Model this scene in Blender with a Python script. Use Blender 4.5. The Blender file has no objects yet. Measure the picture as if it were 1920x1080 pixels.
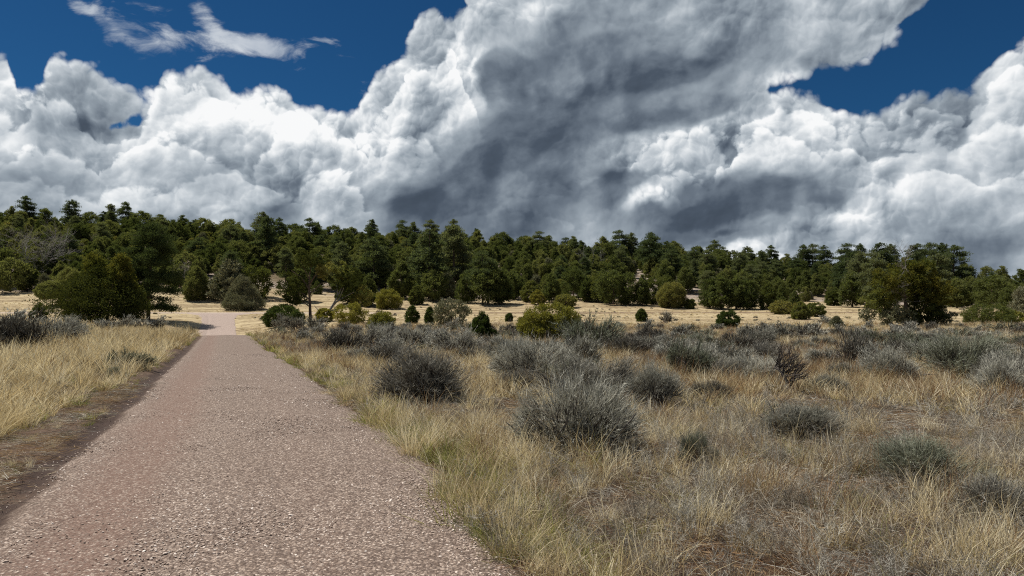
import bpy, bmesh, math, random
import numpy as np
from mathutils import Vector, Matrix, noise as mnoise

R = math.radians
SC = bpy.context.scene
COL = SC.collection

# ------------------------------------------------------------------ camera
EYE = 1.65
FPX = 1371.0                       # focal length of the photograph in its own pixels (1920 wide)
HORIZON = 585.0                    # row of the level horizon
PITCH = math.atan((HORIZON - 540.0) / FPX)
cam_data = bpy.data.cameras.new('camera')
cam = bpy.data.objects.new('camera', cam_data)
COL.objects.link(cam)
cam.location = (0, 0, EYE)
cam.rotation_euler = (R(90) + PITCH, 0, 0)
cam_data.sensor_width = 36.0
cam_data.lens = FPX / 1920.0 * 36.0
cam_data.clip_start = 0.05
cam_data.clip_end = 20000.0
SC.camera = cam

# ------------------------------------------------------------------ view
SC.view_settings.view_transform = 'Standard'
SC.view_settings.look = 'None'
SC.view_settings.exposure = 0.34
SC.view_settings.gamma = 1.0
SC.view_settings.use_curve_mapping = False
SC.render.engine = 'CYCLES'
SC.cycles.max_bounces = 5
SC.cycles.diffuse_bounces = 3
SC.cycles.glossy_bounces = 2
SC.cycles.transmission_bounces = 3
SC.cycles.transparent_max_bounces = 8
SC.cycles.sample_clamp_indirect = 6.0
SC.cycles.use_denoising = False
SC.cycles.use_adaptive_sampling = True
SC.cycles.adaptive_threshold = 0.008
SC.cycles.adaptive_min_samples = 12
SC.cycles.pixel_filter_type = 'BLACKMAN_HARRIS'
SC.cycles.filter_width = 1.12

# ------------------------------------------------------------------ sun: high, ahead of the camera and to its left
SUN_AZ, SUN_EL = R(-68), R(58)     # azimuth from +Y (view direction), negative to the left
SUN_DIR = Vector((math.sin(SUN_AZ) * math.cos(SUN_EL), math.cos(SUN_AZ) * math.cos(SUN_EL), math.sin(SUN_EL)))
sun_data = bpy.data.lights.new('sun', 'SUN')
sun_data.energy = 5.0
sun_data.angle = R(0.5)
sun_data.color = (1.0, 0.95, 0.86)
sun = bpy.data.objects.new('sun', sun_data)
COL.objects.link(sun)
sun.location = (0, 0, 60)
sun.rotation_euler = (-SUN_DIR).to_track_quat('-Z', 'Y').to_euler()


# ------------------------------------------------------------------ shader expressions
class X:
    """A float or vector socket with operators that write Math nodes."""
    def __init__(s, nt, sock): s.nt, s.s = nt, sock
    def _m(s, op, *a, clamp=False):
        n = s.nt.nodes.new('ShaderNodeMath'); n.operation = op; n.use_clamp = clamp
        for i, v in enumerate((s,) + a):
            if isinstance(v, X): s.nt.links.new(v.s, n.inputs[i])
            else: n.inputs[i].default_value = v
        return X(s.nt, n.outputs[0])
    def __add__(s, o): return s._m('ADD', o)
    __radd__ = __add__
    def __sub__(s, o): return s._m('SUBTRACT', o)
    def __rsub__(s, o): return (s * -1.0) + o
    def __mul__(s, o): return s._m('MULTIPLY', o)
    __rmul__ = __mul__
    def __truediv__(s, o): return s._m('DIVIDE', o)
    def max(s, o): return s._m('MAXIMUM', o)
    def min(s, o): return s._m('MINIMUM', o)
    def smax(s, o, k): return s._m('SMOOTH_MAX', o, k)
    def pow(s, o): return s._m('POWER', o)
    def exp(s): return s._m('EXPONENT')
    def abs(s): return s._m('ABSOLUTE')
    def sin(s): return s._m('SINE')
    def sqrt(s): return s._m('SQRT')
    def clamp(s): return s._m('ADD', 0.0, clamp=True)
    def ramp(s, a, b, to0=0.0, to1=1.0, smooth=True):
        n = s.nt.nodes.new('ShaderNodeMapRange'); n.interpolation_type = 'SMOOTHSTEP' if smooth else 'LINEAR'
        s.nt.links.new(s.s, n.inputs['Value'])
        for k, v in (('From Min', a), ('From Max', b), ('To Min', to0), ('To Max', to1)):
            if isinstance(v, X): s.nt.links.new(v.s, n.inputs[k])
            else: n.inputs[k].default_value = v
        return X(s.nt, n.outputs[0])


def vmath(nt, op, *a):
    n = nt.nodes.new('ShaderNodeVectorMath'); n.operation = op
    for i, v in enumerate(a):
        if op == 'SCALE' and i == 1: i = 3
        if isinstance(v, X): nt.links.new(v.s, n.inputs[i])
        else: n.inputs[i].default_value = v
    return X(nt, n.outputs['Value' if op in ('DOT_PRODUCT', 'LENGTH', 'DISTANCE') else 'Vector'])


def fbm(nt, vec, scale, detail=6, rough=0.55, lac=2.0, dist=0.0, out='Factor', kind='FBM', dims='3D'):
    n = nt.nodes.new('ShaderNodeTexNoise'); n.noise_dimensions = dims; n.noise_type = kind
    nt.links.new(vec.s, n.inputs['Vector'])
    n.inputs['Scale'].default_value = scale; n.inputs['Detail'].default_value = detail
    n.inputs['Roughness'].default_value = rough; n.inputs['Lacunarity'].default_value = lac
    n.inputs['Distortion'].default_value = dist
    return X(nt, n.outputs[0 if out == 'Factor' else 1])


def voro(nt, vec, scale, detail=0, rough=0.5, lac=2.0, feature='F1', out='Distance', smooth=0.3, rand=1.0):
    n = nt.nodes.new('ShaderNodeTexVoronoi'); n.feature = feature
    if 'Detail' in n.inputs:
        n.inputs['Detail'].default_value = detail; n.inputs['Roughness'].default_value = rough
        n.inputs['Lacunarity'].default_value = lac
    if feature == 'SMOOTH_F1': n.inputs['Smoothness'].default_value = smooth
    n.inputs['Randomness'].default_value = rand
    nt.links.new(vec.s, n.inputs['Vector']); n.inputs['Scale'].default_value = scale
    return X(nt, n.outputs[out])


def curve1d(nt, x, pts, x0, x1, y0, y1):
    """y(x) through pts (straight pieces) as a Float Curve node."""
    n = nt.nodes.new('ShaderNodeFloatCurve')
    t = x.ramp(x0, x1, 0.0, 1.0, smooth=False)
    nt.links.new(t.s, n.inputs['Value'])
    c = n.mapping.curves[0]
    pts = sorted(((px - x0) / (x1 - x0), (py - y0) / (y1 - y0)) for px, py in pts)
    while len(c.points) < len(pts): c.points.new(0.5, 0.5)
    for p, (a, b) in zip(c.points, pts):
        p.location = (a, b); p.handle_type = 'VECTOR'
    n.mapping.use_clip = False
    n.mapping.update()
    return X(nt, n.outputs[0]) * (y1 - y0) + y0


def mixc(nt, f, a, b, blend='MIX'):
    n = nt.nodes.new('ShaderNodeMix'); n.data_type = 'RGBA'; n.blend_type = blend
    for i, v in ((0, f), (6, a), (7, b)):
        if isinstance(v, X): nt.links.new(v.s, n.inputs[i])
        elif i == 0: n.inputs[0].default_value = v
        else: n.inputs[i].default_value = tuple(v) + (1.0,) * (4 - len(v))
    return X(nt, n.outputs[2])


def ramp_color(nt, f, stops):
    n = nt.nodes.new('ShaderNodeValToRGB'); nt.links.new(f.s, n.inputs[0])
    e = n.color_ramp.elements
    while len(e) < len(stops): e.new(0.5)
    for k, (p, c) in zip(e, stops): k.position = p; k.color = tuple(c) + (1.0,)
    return X(nt, n.outputs[0])


def sepxyz(nt, v):
    n = nt.nodes.new('ShaderNodeSeparateXYZ'); nt.links.new(v.s, n.inputs[0])
    return tuple(X(nt, o) for o in n.outputs)


def comxyz(nt, *v):
    n = nt.nodes.new('ShaderNodeCombineXYZ')
    for i, a in enumerate(v):
        if isinstance(a, X): nt.links.new(a.s, n.inputs[i])
        else: n.inputs[i].default_value = a
    return X(nt, n.outputs[0])
# ------------------------------------------------------------------ sky: Nishita air with procedural cumulus, laid out by azimuth and elevation
def compass(px, py):
    """Azimuth and elevation (radians) of a point of the sky that the photograph shows at (px, py)."""
    x, z, y = (px - 960.0) / FPX, (540.0 - py) / FPX, 1.0
    y2 = y * math.cos(PITCH) - z * math.sin(PITCH); z2 = y * math.sin(PITCH) + z * math.cos(PITCH)
    return math.atan2(x, y2), math.atan2(z2, math.hypot(x, y2))


world = bpy.data.worlds.new('World')
SC.world = world
world.use_nodes = True
nt = world.node_tree
nt.nodes.clear()
tc = nt.nodes.new('ShaderNodeTexCoord')
D = vmath(nt, 'NORMALIZE', X(nt, tc.outputs['Generated']))
dx, dy, dz = sepxyz(nt, D)
AZ = dx._m('ARCTAN2', dy)
EL = dz._m('ARCSINE')

# turbulence shared by the outlines
W1 = fbm(nt, D, 7.0, 3, 0.5, out='Color')
Dw = vmath(nt, 'ADD', D, vmath(nt, 'SCALE', vmath(nt, 'SUBTRACT', W1, (0.5, 0.5, 0.5)), 0.045))
Ls = Vector((-0.62, 0.1, 0.78)).normalized()          # light comes down from the upper left


W3 = fbm(nt, D, 24.0, 4, 0.5, out='Color')
Dp = vmath(nt, 'ADD', Dw, vmath(nt, 'SCALE', vmath(nt, 'SUBTRACT', W3, (0.5, 0.5, 0.5)), 0.022))


def billow(scale, step, feature='F1'):
    """Heaped round cells of one size: their height, and how far they face the light."""
    h = []
    for v in (Dp, vmath(nt, 'ADD', Dp, tuple(Ls * step))):
        d = voro(nt, v, scale, 0.0, feature=feature, smooth=0.15)
        h.append(1.0 - d * d * 1.2)
    return h[0], h[0] - h[1]


ha, ra = billow(9.0, 0.026)
hb, rb = billow(21.0, 0.012)
hc, rc = billow(48.0, 0.006)
hd, rd = billow(105.0, 0.003)
hz, rz = billow(4.6, 0.050, 'SMOOTH_F1')
P0 = ha * 0.45 + hb * 0.30 + hc * 0.17 + hd * 0.08
relief = rz * 0.22 + ra * 0.46 + rb * 0.30 + rc * 0.20 + rd * 0.11      # > 0 where a billow faces the light
F0 = fbm(nt, Dw, 8.0, 5, 0.46)
F1 = fbm(nt, vmath(nt, 'ADD', Dw, tuple(Ls * 0.022)), 8.0, 5, 0.46)
soft = F0 - F1
ca, sa = math.cos(R(20)), math.sin(R(20))
wxd, wyd, wzd = sepxyz(nt, Dw)
FS = fbm(nt, comxyz(nt, wxd * ca + wzd * sa, wyd, (wzd * ca - wxd * sa) * 2.3), 5.5, 8, 0.53)   # flat-lying structure
FF = fbm(nt, Dw, 40.0, 6, 0.6)
G0 = fbm(nt, Dp, 20.0, 7, 0.56)
G1 = fbm(nt, vmath(nt, 'ADD', Dp, tuple(Ls * 0.010)), 20.0, 7, 0.56)
crisp = G0 - G1
FP = fbm(nt, Dw, 5.0, 4, 0.5).ramp(.40, .60)           # where the billows are crisp and where they melt

edge = (P0 - 0.60) * 0.062 + (F0 - 0.5) * 0.045 + (FF - 0.5) * 0.010     # radians that the outline moves

# the bank along the horizon: its top as the photograph shows it, carried on all round
TOP = [(-180, 175), (-60, 160), (0, 108), (18, 112), (28, 188), (62, 186), (80, 158), (92, 128), (120, 118), (180, 120), (205, 150), (245, 165), (290, 180), (306, 158),
       (370, 138), (415, 150), (440, 178), (480, 168), (530, 170), (548, 190), (560, 212), (610, 212), (640, 226), (662, 218),
       (690, 165), (720, 120), (760, 95), (790, 45), (815, 28), (845, 24), (872, 2), (890, -30), (940, -100), (1020, -200), (1280, -200), (1400, 60), (1425, 130), (1445, 165),
       (1470, 165), (1540, 185), (1590, 215), (1640, 228), (1690, 205), (1740, 178), (1800, 158), (1850, 118), (1885, 95), (1960, 80), (2100, 60)]
NEARAZ = 0.64
outside = AZ.abs().ramp(NEARAZ - .01, NEARAZ + .02)
pts = [p for p in (compass(px, py) for px, py in TOP) if abs(p[0]) < NEARAZ + .03]
far = [(-math.pi, .30), (-2.6, .42), (-2.0, .22), (-1.5, .36), (-1.1, .25), (-.85, .33), (-.64, .27), (.64, .33), (.8, .42), (1.3, .28), (1.7, .4), (2.2, .24), (2.7, .38), (math.pi, .30)]
top = curve1d(nt, AZ, pts, -NEARAZ - .03, NEARAZ + .03, -0.2, 0.8) * (1.0 - outside) + curve1d(nt, AZ, far, -math.pi, math.pi, -0.2, 0.8) * outside
covA = top - EL + edge

# the great dark cloud overhead: everything above its lower right edge
BOT = [(940, 600), (1330, 500), (1400, 300), (1440, 175), (1500, 140), (1560, 118), (1620, 112), (1668, 108), (1690, 82), (1705, 60), (1740, 20), (1752, -30), (1800, -170), (1960, -300)]
ptb = [p for p in (compass(px, py) for px, py in [(-60, -560), (300, -520), (640, -420), (760, -190), (800, -110), (845, -20), (865, 0), (890, 60), (930, 200)] + BOT + [(2100, -420)]) if abs(p[0]) < NEARAZ + .03]
farb = [(-math.pi, 1.0), (-1.2, 1.1), (-.64, .85), (.64, .62), (.8, .85), (1.5, 1.2), (2.6, 0.9), (math.pi, 1.0)]
bot = curve1d(nt, AZ, ptb, -NEARAZ - .03, NEARAZ + .03, -0.4, 1.3) * (1.0 - outside) + curve1d(nt, AZ, farb, -math.pi, math.pi, -0.4, 1.3) * outside
covB = (EL - bot + edge * 1.0).min(0.2)


# one group node per anchor: accumulates weight and weight * value
gt = bpy.data.node_groups.new('anchor', 'ShaderNodeTree')
for nm in ('az', 'el', 'num', 'den', 'ca', 'ce', 'ux', 'uy', 'vx', 'vy', 'value'):
    gt.interface.new_socket(nm, in_out='INPUT', socket_type='NodeSocketFloat')
for nm in ('num', 'den'):
    gt.interface.new_socket(nm, in_out='OUTPUT', socket_type='NodeSocketFloat')
gi = gt.nodes.new('NodeGroupInput'); go = gt.nodes.new('NodeGroupOutput')
g = {k: X(gt, gi.outputs[k]) for k in ('az', 'el', 'num', 'den', 'ca', 'ce', 'ux', 'uy', 'vx', 'vy', 'value')}
gu = g['az'] - g['ca']; gv = g['el'] - g['ce']
gp = gu * g['ux'] + gv * g['uy']; gq = gu * g['vx'] + gv * g['vy']
gw = ((gp * gp + gq * gq) * -1.0).exp()
gt.links.new((g['num'] + gw * g['value']).s, go.inputs['num'])
gt.links.new((g['den'] + gw).s, go.inputs['den'])


def anchors(rows, k=1.0, n0=0.0, d0=0.0):
    """Sum over rows (px, py, rx, ry, tilt, value) of value * exp(-r2) and of exp(-r2); radii in photograph pixels, tilt rising to the right."""
    num, den = n0, d0
    for px, py, rx, ry, tilt, v in rows:
        a, e = compass(px, py)
        c, s = math.cos(R(tilt)), math.sin(R(tilt))
        n = nt.nodes.new('ShaderNodeGroup'); n.node_tree = gt
        for nm, val in (('ca', a), ('ce', e), ('ux', c * FPX / rx / k), ('uy', s * FPX / rx / k), ('vx', -s * FPX / ry / k), ('vy', c * FPX / ry / k), ('value', v)):
            n.inputs[nm].default_value = val
        nt.links.new(AZw.s, n.inputs['az']); nt.links.new(ELw.s, n.inputs['el'])
        for nm, val in (('num', num), ('den', den)):
            if isinstance(val, float): n.inputs[nm].default_value = val
            else: nt.links.new(val, n.inputs[nm])
        num, den = n.outputs['num'], n.outputs['den']
    return X(nt, num), X(nt, den)


# soft wandering of the shading so that it does not read as ellipses
W2 = vmath(nt, 'SUBTRACT', fbm(nt, D, 6.0, 5, 0.55, out='Color'), (0.5, 0.5, 0.5))
wx, wy, wz = sepxyz(nt, W2)
AZw = AZ + wx * 0.085
ELw = EL + wz * 0.075

holes, _ = anchors([(222, 236, 48, 11, 25, .022), (1305, 268, 26, 15, 40, .055), (1357, 296, 12, 8, 0, .06), (1415, 290, 14, 10, 30, .05)])
cov = covA.max(covB) - holes * (FF * 2.4 - 0.35).max(0.0)
alpha = cov.ramp(0.0, 0.012)

# brightness: (px, py, rx, ry, tilt, value) anchors blended by nearness
TONE = [
    (-60, 170, 120, 60, 0, .92), (150, 165, 90, 55, 0, .93), (255, 215, 60, 35, 0, 0.90), (60, 260, 110, 45, 0, 0.80), (60, 335, 150, 45, 0, 0.60), (215, 300, 70, 30, 30, .84),
    (380, 190, 80, 50, 0, .97), (500, 195, 60, 35, 0, .95), (450, 250, 90, 45, -20, 0.92), (330, 285, 100, 40, 10, 0.76), (360, 330, 110, 32, 0, 0.64), (250, 365, 90, 25, 0, 0.84),
    (570, 260, 70, 40, 20, 0.93), (600, 330, 90, 45, 0, 0.80), (660, 300, 60, 40, 0, 0.86), (520, 370, 80, 25, 0, 0.68), (400, 385, 100, 20, 0, 0.68), (540, 395, 40, 12, 0, .42), (640, 390, 50, 20, 0, 0.76),
    (795, 80, 50, 55, 55, .99), (735, 160, 50, 50, 50, .90), (850, 120, 45, 60, 60, .88), (690, 220, 50, 40, 40, 0.93), (790, 200, 55, 50, 30, 0.80), (760, 270, 60, 40, 20, 0.74), (880, 165, 25, 50, 80, .84),
    (900, 20, 60, 40, 0, .72), (1000, 20, 110, 40, 0, .68), (940, 100, 60, 60, 50, 0.60), (1100, 60, 110, 40, 10, 0.52), (1230, 40, 110, 45, 0, 0.60), (1400, 30, 140, 50, 0, 0.68), (1560, 40, 100, 45, 10, 0.74), (1660, 50, 60, 40, 30, .82),
    (1500, 95, 120, 30, 0, 0.60), (1150, 130, 120, 40, 10, 0.44), (1330, 140, 110, 40, 15, 0.55), (1010, 190, 70, 45, 20, 0.52), (1080, 175, 60, 22, 25, 0.60), (1250, 215, 110, 30, 10, 0.40), (1120, 235, 120, 30, 5, 0.43), (960, 250, 70, 40, 30, 0.45),
    (880, 300, 80, 45, 20, 0.52), (830, 375, 100, 35, 0, 0.38), (1000, 320, 100, 40, 10, 0.50), (960, 400, 100, 25, 0, 0.46), (1120, 360, 90, 35, 10, 0.42), (700, 350, 70, 40, 20, 0.68),
    (1230, 300, 70, 28, 15, .84), (1180, 290, 60, 30, 10, 0.74), (1090, 300, 60, 28, 10, 0.58), (1420, 195, 70, 30, 20, .84), (1500, 235, 100, 35, 0, 0.80), (1380, 255, 60, 30, 0, .80), (1440, 290, 100, 30, 0, 0.82), (1330, 310, 50, 25, 0, .84),
    (1220, 380, 45, 18, 25, .86), (1330, 360, 80, 22, 25, 0.54), (1460, 360, 90, 26, 8, .31), (1370, 385, 90, 22, 10, .36), (1210, 410, 50, 22, 20, .34), (1560, 370, 50, 16, 0, .46), (1600, 345, 90, 30, 0, 0.78), (1390, 430, 70, 14, 0, .54),
    (1430, 455, 80, 18, 10, .92), (1600, 400, 50, 18, 10, .88), (1510, 440, 40, 15, 0, .66), (1600, 450, 80, 20, 0, 0.72), (1680, 250, 90, 40, 10, .78), (1790, 200, 80, 40, 25, .76), (1880, 140, 60, 40, 35, .76), (1860, 240, 110, 45, 10, .80),
    (1700, 330, 120, 45, 0, 0.74), (1850, 330, 120, 50, 0, 0.72), (1910, 390, 40, 25, 0, .80), (1760, 430, 130, 30, 0, 0.66), (1880, 460, 100, 30, 0, 0.58), (1100, 430, 120, 18, 0, 0.52),
    (2250, 200, 300, 120, 0, .66), (-400, 250, 300, 120, 0, .66), (960, -250, 500, 140, 0, .56), (960, -700, 700, 300, 0, .62), (1900, -300, 300, 150, 0, .62), (0, -300, 300, 150, 0, .70)]
num, den = anchors(TONE, .85, .004 * .62, .004)
tone = num / den
bright = tone.ramp(.48, .85)
# billows show where the cloud is bright, soft folds where it is grey
# heads of cloud standing one in front of another inside the bank: lit along the top, in shade below and just behind
HEADS = ([(-60, 300), (0, 288), (60, 262), (115, 285), (180, 312), (215, 262), (290, 238), (340, 258), (400, 300), (470, 316), (525, 262), (575, 236), (640, 252), (690, 300), (745, 268), (800, 250), (850, 330), (1000, 372), (1140, 330), (1215, 268), (1290, 250), (1350, 278), (1420, 246), (1480, 262), (1540, 292), (1620, 270), (1690, 268), (1790, 226), (1850, 246), (1900, 226), (1960, 232)],
         [(-60, 352), (0, 345), (80, 326), (150, 356), (240, 350), (310, 366), (385, 340), (455, 322), (540, 362), (625, 322), (690, 350), (800, 400), (1100, 410), (1200, 366), (1260, 362), (1400, 400), (1500, 395), (1570, 374), (1650, 326), (1750, 312), (1830, 338), (1900, 318), (1960, 330)],
         [(-60, 205), (30, 215), (95, 170), (150, 185), (200, 230), (270, 215), (320, 172), (380, 160), (420, 200), (470, 205), (510, 182), (545, 215), (620, 260), (690, 250), (735, 175), (790, 120), (850, 100), (900, 250), (1000, 330), (1330, 330), (1400, 225), (1470, 200), (1530, 220), (1600, 250), (1700, 235), (1760, 205), (1830, 180), (1900, 140), (1960, 130)])
heads = None
for k, hp in enumerate(HEADS):
    hq = [p for p in (compass(px, py) for px, py in hp) if abs(p[0]) < NEARAZ + .03]
    dk = curve1d(nt, AZ + (G0 - 0.5) * (.05, -.06, .04)[k], hq, -NEARAZ - .03, NEARAZ + .03, -0.2, 0.8) - EL + edge * 1.15 + (G0 - 0.5) * 0.035
    ak = dk.ramp(0.0, 0.009)
    hk = ak * ((dk.max(0.0) * -26.0).exp() * 0.23 - 0.045) - (1.0 - ak) * ((dk.min(0.0) * 24.0).exp() * 0.075)
    heads = hk if heads is None else heads + hk
heads = heads * (1.0 - outside) * (bright * .75 + .2)
tone2 = tone + heads + crisp * (bright * .30 + .22) + relief * (bright * 0.80 + .14) * (FP * 0.55 + 0.75) + soft * (bright * .5 + 1.1) + (FS - 0.5) * (0.62 - bright * .36) + (FF - 0.5) * (bright * .05 + .03) - bright * 0.05
# low dark scud in front of the bank, with torn edges
scud, _ = anchors([(1150, 155, 210, 42, 8, .9), (1010, 235, 120, 40, 28, .8), (890, 325, 110, 38, 28, .85), (810, 388, 120, 28, 5, .9), (1140, 362, 90, 30, 10, .8), (1255, 222, 140, 26, 8, .9), (930, 130, 40, 50, 70, .7), (1460, 362, 100, 24, 12, 1.0), (1370, 390, 75, 20, 20, .9), (1290, 402, 60, 15, 30, .8), (1212, 408, 40, 18, 15, .9), (1335, 345, 40, 11, 40, .7), (1560, 372, 45, 10, 0, .7),
    (1340, 430, 30, 8, 0, .7), (1405, 422, 45, 9, 10, .7), (540, 394, 35, 10, 0, .8), (1120, 365, 75, 26, 10, .8), (815, 385, 95, 28, 8, .9),
    (1225, 212, 120, 24, 6, .8), (1090, 95, 140, 22, 15, .7), (950, 140, 60, 40, 50, .35), (1240, 130, 110, 24, 10, .6), (960, 265, 110, 24, 25, .6)])
sa_ = (scud + (F0 - 0.5) * 1.5 + (FF - 0.5) * 0.5 + (FS - 0.5) * 0.8 + crisp * .8 - 0.42).ramp(0.0, 0.46) * scud.ramp(.05, .40) * .82
thin = cov.ramp(0.0, 0.03)                                # edges are lit through
tone2 = tone2 + (1.0 - thin) * 0.10 * bright
tone2 = tone2 + (((FS - 0.5) * 0.95 + 0.365 + soft * 1.3 + relief * .16 + crisp * .2).min(tone2) - tone2) * sa_
tone2 = ((tone2 - 0.64) * 1.0 + 0.658).max(0.20).min(1.0)
cloud = ramp_color(nt, tone2, [(0.0, (.03, .042, .06)), (.30, (.072, .095, .13)), (.45, (.150, .185, .230)), (.62, (.30, .35, .40)), (.78, (.52, .57, .615)), (.92, (.80, .83, .85)), (1.0, (.94, .95, .955))])

# thin torn clouds in the blue, upper left
WS = fbm(nt, vmath(nt, 'MULTIPLY', Dw, (1.0, 1.0, 2.2)), 14.0, 9, 0.60, dist=0.5)
wisp, _ = anchors([(215, 48, 75, 28, -25, 1.0), (310, 52, 70, 24, -12, 1.1), (390, 42, 34, 22, -30, .62), (455, 82, 60, 18, -6, .95), (540, 88, 90, 21, -4, 1.35), (618, 78, 34, 9, 5, 1.0), (140, 8, 50, 12, -25, .6),
                             (385, 103, 14, 9, 20, .45), (560, 124, 28, 5, 0, .4), (762, 32, 12, 14, 0, .5), (690, 155, 22, 20, 30, .6), (1580, 130, 40, 16, 0, .6), (1760, 160, 50, 12, 10, .5), (60, 185, 40, 14, 10, .5)])
wa = (wisp + (WS - 0.50) * 3.6 - 0.55).ramp(0.0, 1.0) * wisp.ramp(0.12, 0.5) * 0.84
wcol = ramp_color(nt, WS + soft * 1.5, [(.3, (.40, .46, .55)), (.7, (.72, .76, .80))])

sk = nt.nodes.new('ShaderNodeTexSky')
sk.sky_type = 'NISHITA'; sk.sun_disc = False
sk.sun_elevation = SUN_EL; sk.sun_rotation = SUN_AZ
sk.altitude = 2300; sk.air_density = 1.0; sk.dust_density = 0.3; sk.ozone_density = 3.0
SKY = 0.10                                               # Background strength; the clouds are written in units of it
blue = X(nt, sk.outputs[0])
blue = mixc(nt, 1.0, blue, (0.080, 0.235, 0.34), 'MULTIPLY')
sky = mixc(nt, wa, blue, vmath(nt, 'SCALE', wcol, .79 / SKY))
sky = mixc(nt, alpha, sky, vmath(nt, 'SCALE', cloud, .79 / SKY))
bg = nt.nodes.new('ShaderNodeBackground'); bg.inputs['Strength'].default_value = SKY
out = nt.nodes.new('ShaderNodeOutputWorld')
nt.links.new(sky.s, bg.inputs[0]); nt.links.new(bg.outputs[0], out.inputs[0])
world.cycles.sampling_method = 'MANUAL'
world.cycles.sample_map_resolution = 512
# ------------------------------------------------------------------ object helpers
rng = np.random.default_rng(7)


def mesh_np(name, verts, faces, mat=None, smooth=False, attrs=None):
    """verts (n,3); faces (m,3) or (m,4) arrays, or a list of such arrays; attrs: {name: per-vertex floats}."""
    me = bpy.data.meshes.new(name)
    fs = faces if isinstance(faces, (list, tuple)) else [faces]
    fs = [np.asarray(f, dtype=np.int32) for f in fs if len(f)]
    loops = np.concatenate([f.ravel() for f in fs])
    tot = np.concatenate([np.full(len(f), f.shape[1], np.int32) for f in fs])
    start = np.concatenate([[0], np.cumsum(tot)[:-1]]).astype(np.int32)
    me.vertices.add(len(verts)); me.loops.add(len(loops)); me.polygons.add(len(tot))
    me.vertices.foreach_set('co', np.asarray(verts, np.float32).ravel())
    me.loops.foreach_set('vertex_index', loops)
    me.polygons.foreach_set('loop_start', start)
    if smooth: me.polygons.foreach_set('use_smooth', np.ones(len(tot), bool))
    for k, v in (attrs or {}).items():
        me.attributes.new(k, 'FLOAT', 'POINT').data.foreach_set('value', np.asarray(v, np.float32))
    me.update(calc_edges=True)
    if mat: me.materials.append(mat)
    return me


def link(name, data, parent=None, loc=(0, 0, 0), rotz=0.0, scale=None, kind=None):
    o = bpy.data.objects.new(name, data)
    COL.objects.link(o)
    o.location = loc; o.rotation_euler = (0, 0, rotz)
    if scale is not None: o.scale = scale if hasattr(scale, '__len__') else (scale,) * 3
    if parent is not None: o.parent = parent
    if kind: o['kind'] = kind
    return o


# ------------------------------------------------------------------ the lie of the land
def hermite(x, xs, ys):
    xs = np.asarray(xs, float); ys = np.asarray(ys, float)
    d = np.diff(ys) / np.diff(xs)
    m = np.concatenate([[d[0]], np.where(d[:-1] * d[1:] > 0, 2 * d[:-1] * d[1:] / (d[:-1] + d[1:] + 1e-12), 0.0), [d[-1]]])
    x = np.clip(x, xs[0], xs[-1])
    i = np.clip(np.searchsorted(xs, x) - 1, 0, len(xs) - 2)
    h = xs[i + 1] - xs[i]; t = (x - xs[i]) / h
    return ((2 * t**3 - 3 * t**2 + 1) * ys[i] + (t**3 - 2 * t**2 + t) * h * m[i] + (-2 * t**3 + 3 * t**2) * ys[i + 1] + (t**3 - t**2) * h * m[i + 1])


ROAD_Y = [-12, -3, 0, 4.6, 5.63, 7.9, 10.9, 14.3, 19.8, 34.8, 57, 80, 100, 117, 122, 125.5, 128]
ROAD_R = [5.4, 2.5, 1.5, 0.06, -0.28, -0.89, -1.98, -3.34, -5.5, -11.6, -20.4, -29.6, -37.8, -44.4, -46.0, -44.6, -42.0]
ROAD_L = [1.4, -1.0, -2.0, -3.55, -3.92, -4.85, -5.95, -7.25, -9.45, -15.3, -24.1, -33.2, -41.5, -48.2, -50.6, -53.0, -56.0]


def road_r(y): return np.interp(y, ROAD_Y, ROAD_R)
def road_l(y): return np.interp(y, ROAD_Y, ROAD_L)


def bare_verge(y): return np.interp(y, [-10, 0, 6, 9.8, 14, 21, 60, 128], [1.9, 1.8, 1.5, 1.15, .80, .36, .36, .36])   # bare strip left of the rut, metres


def vnoise(x, y, seed=0):
    """Value noise on a unit lattice, -1..1."""
    xi = np.floor(x).astype(np.int64); yi = np.floor(y).astype(np.int64)
    fx = x - xi; fy = y - yi
    fx = fx * fx * (3 - 2 * fx); fy = fy * fy * (3 - 2 * fy)
    def hsh(a, b):
        h = (a * 374761393 + b * 668265263 + seed * 1442695041) & 0xFFFFFFFF
        h = ((h ^ (h >> 13)) * 1274126177) & 0xFFFFFFFF
        return ((h ^ (h >> 16)) & 0xFFFF) / 32767.5 - 1.0
    return (hsh(xi, yi) * (1 - fx) + hsh(xi + 1, yi) * fx) * (1 - fy) + (hsh(xi, yi + 1) * (1 - fx) + hsh(xi + 1, yi + 1) * fx) * fy


def fnoise(x, y, seed=0, octaves=4):
    s = 0; a = 1.0; n = 0
    for k in range(octaves):
        s = s + a * vnoise(x * 2**k, y * 2**k, seed + k); n += a; a *= 0.5
    return s / n


A_K = [-.8, -.7, -.35, -.08, .175, .4, .57, .7, .8]
FOOT_ROW = [545, 545, 550, 556, 561, 567, 573, 578, 580]
RIDGE_ROW = [432, 434, 462, 475, 498, 520, 538, 550, 554]
FOOT_Y, RIDGE_Y = 165.0, 245.0


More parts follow.
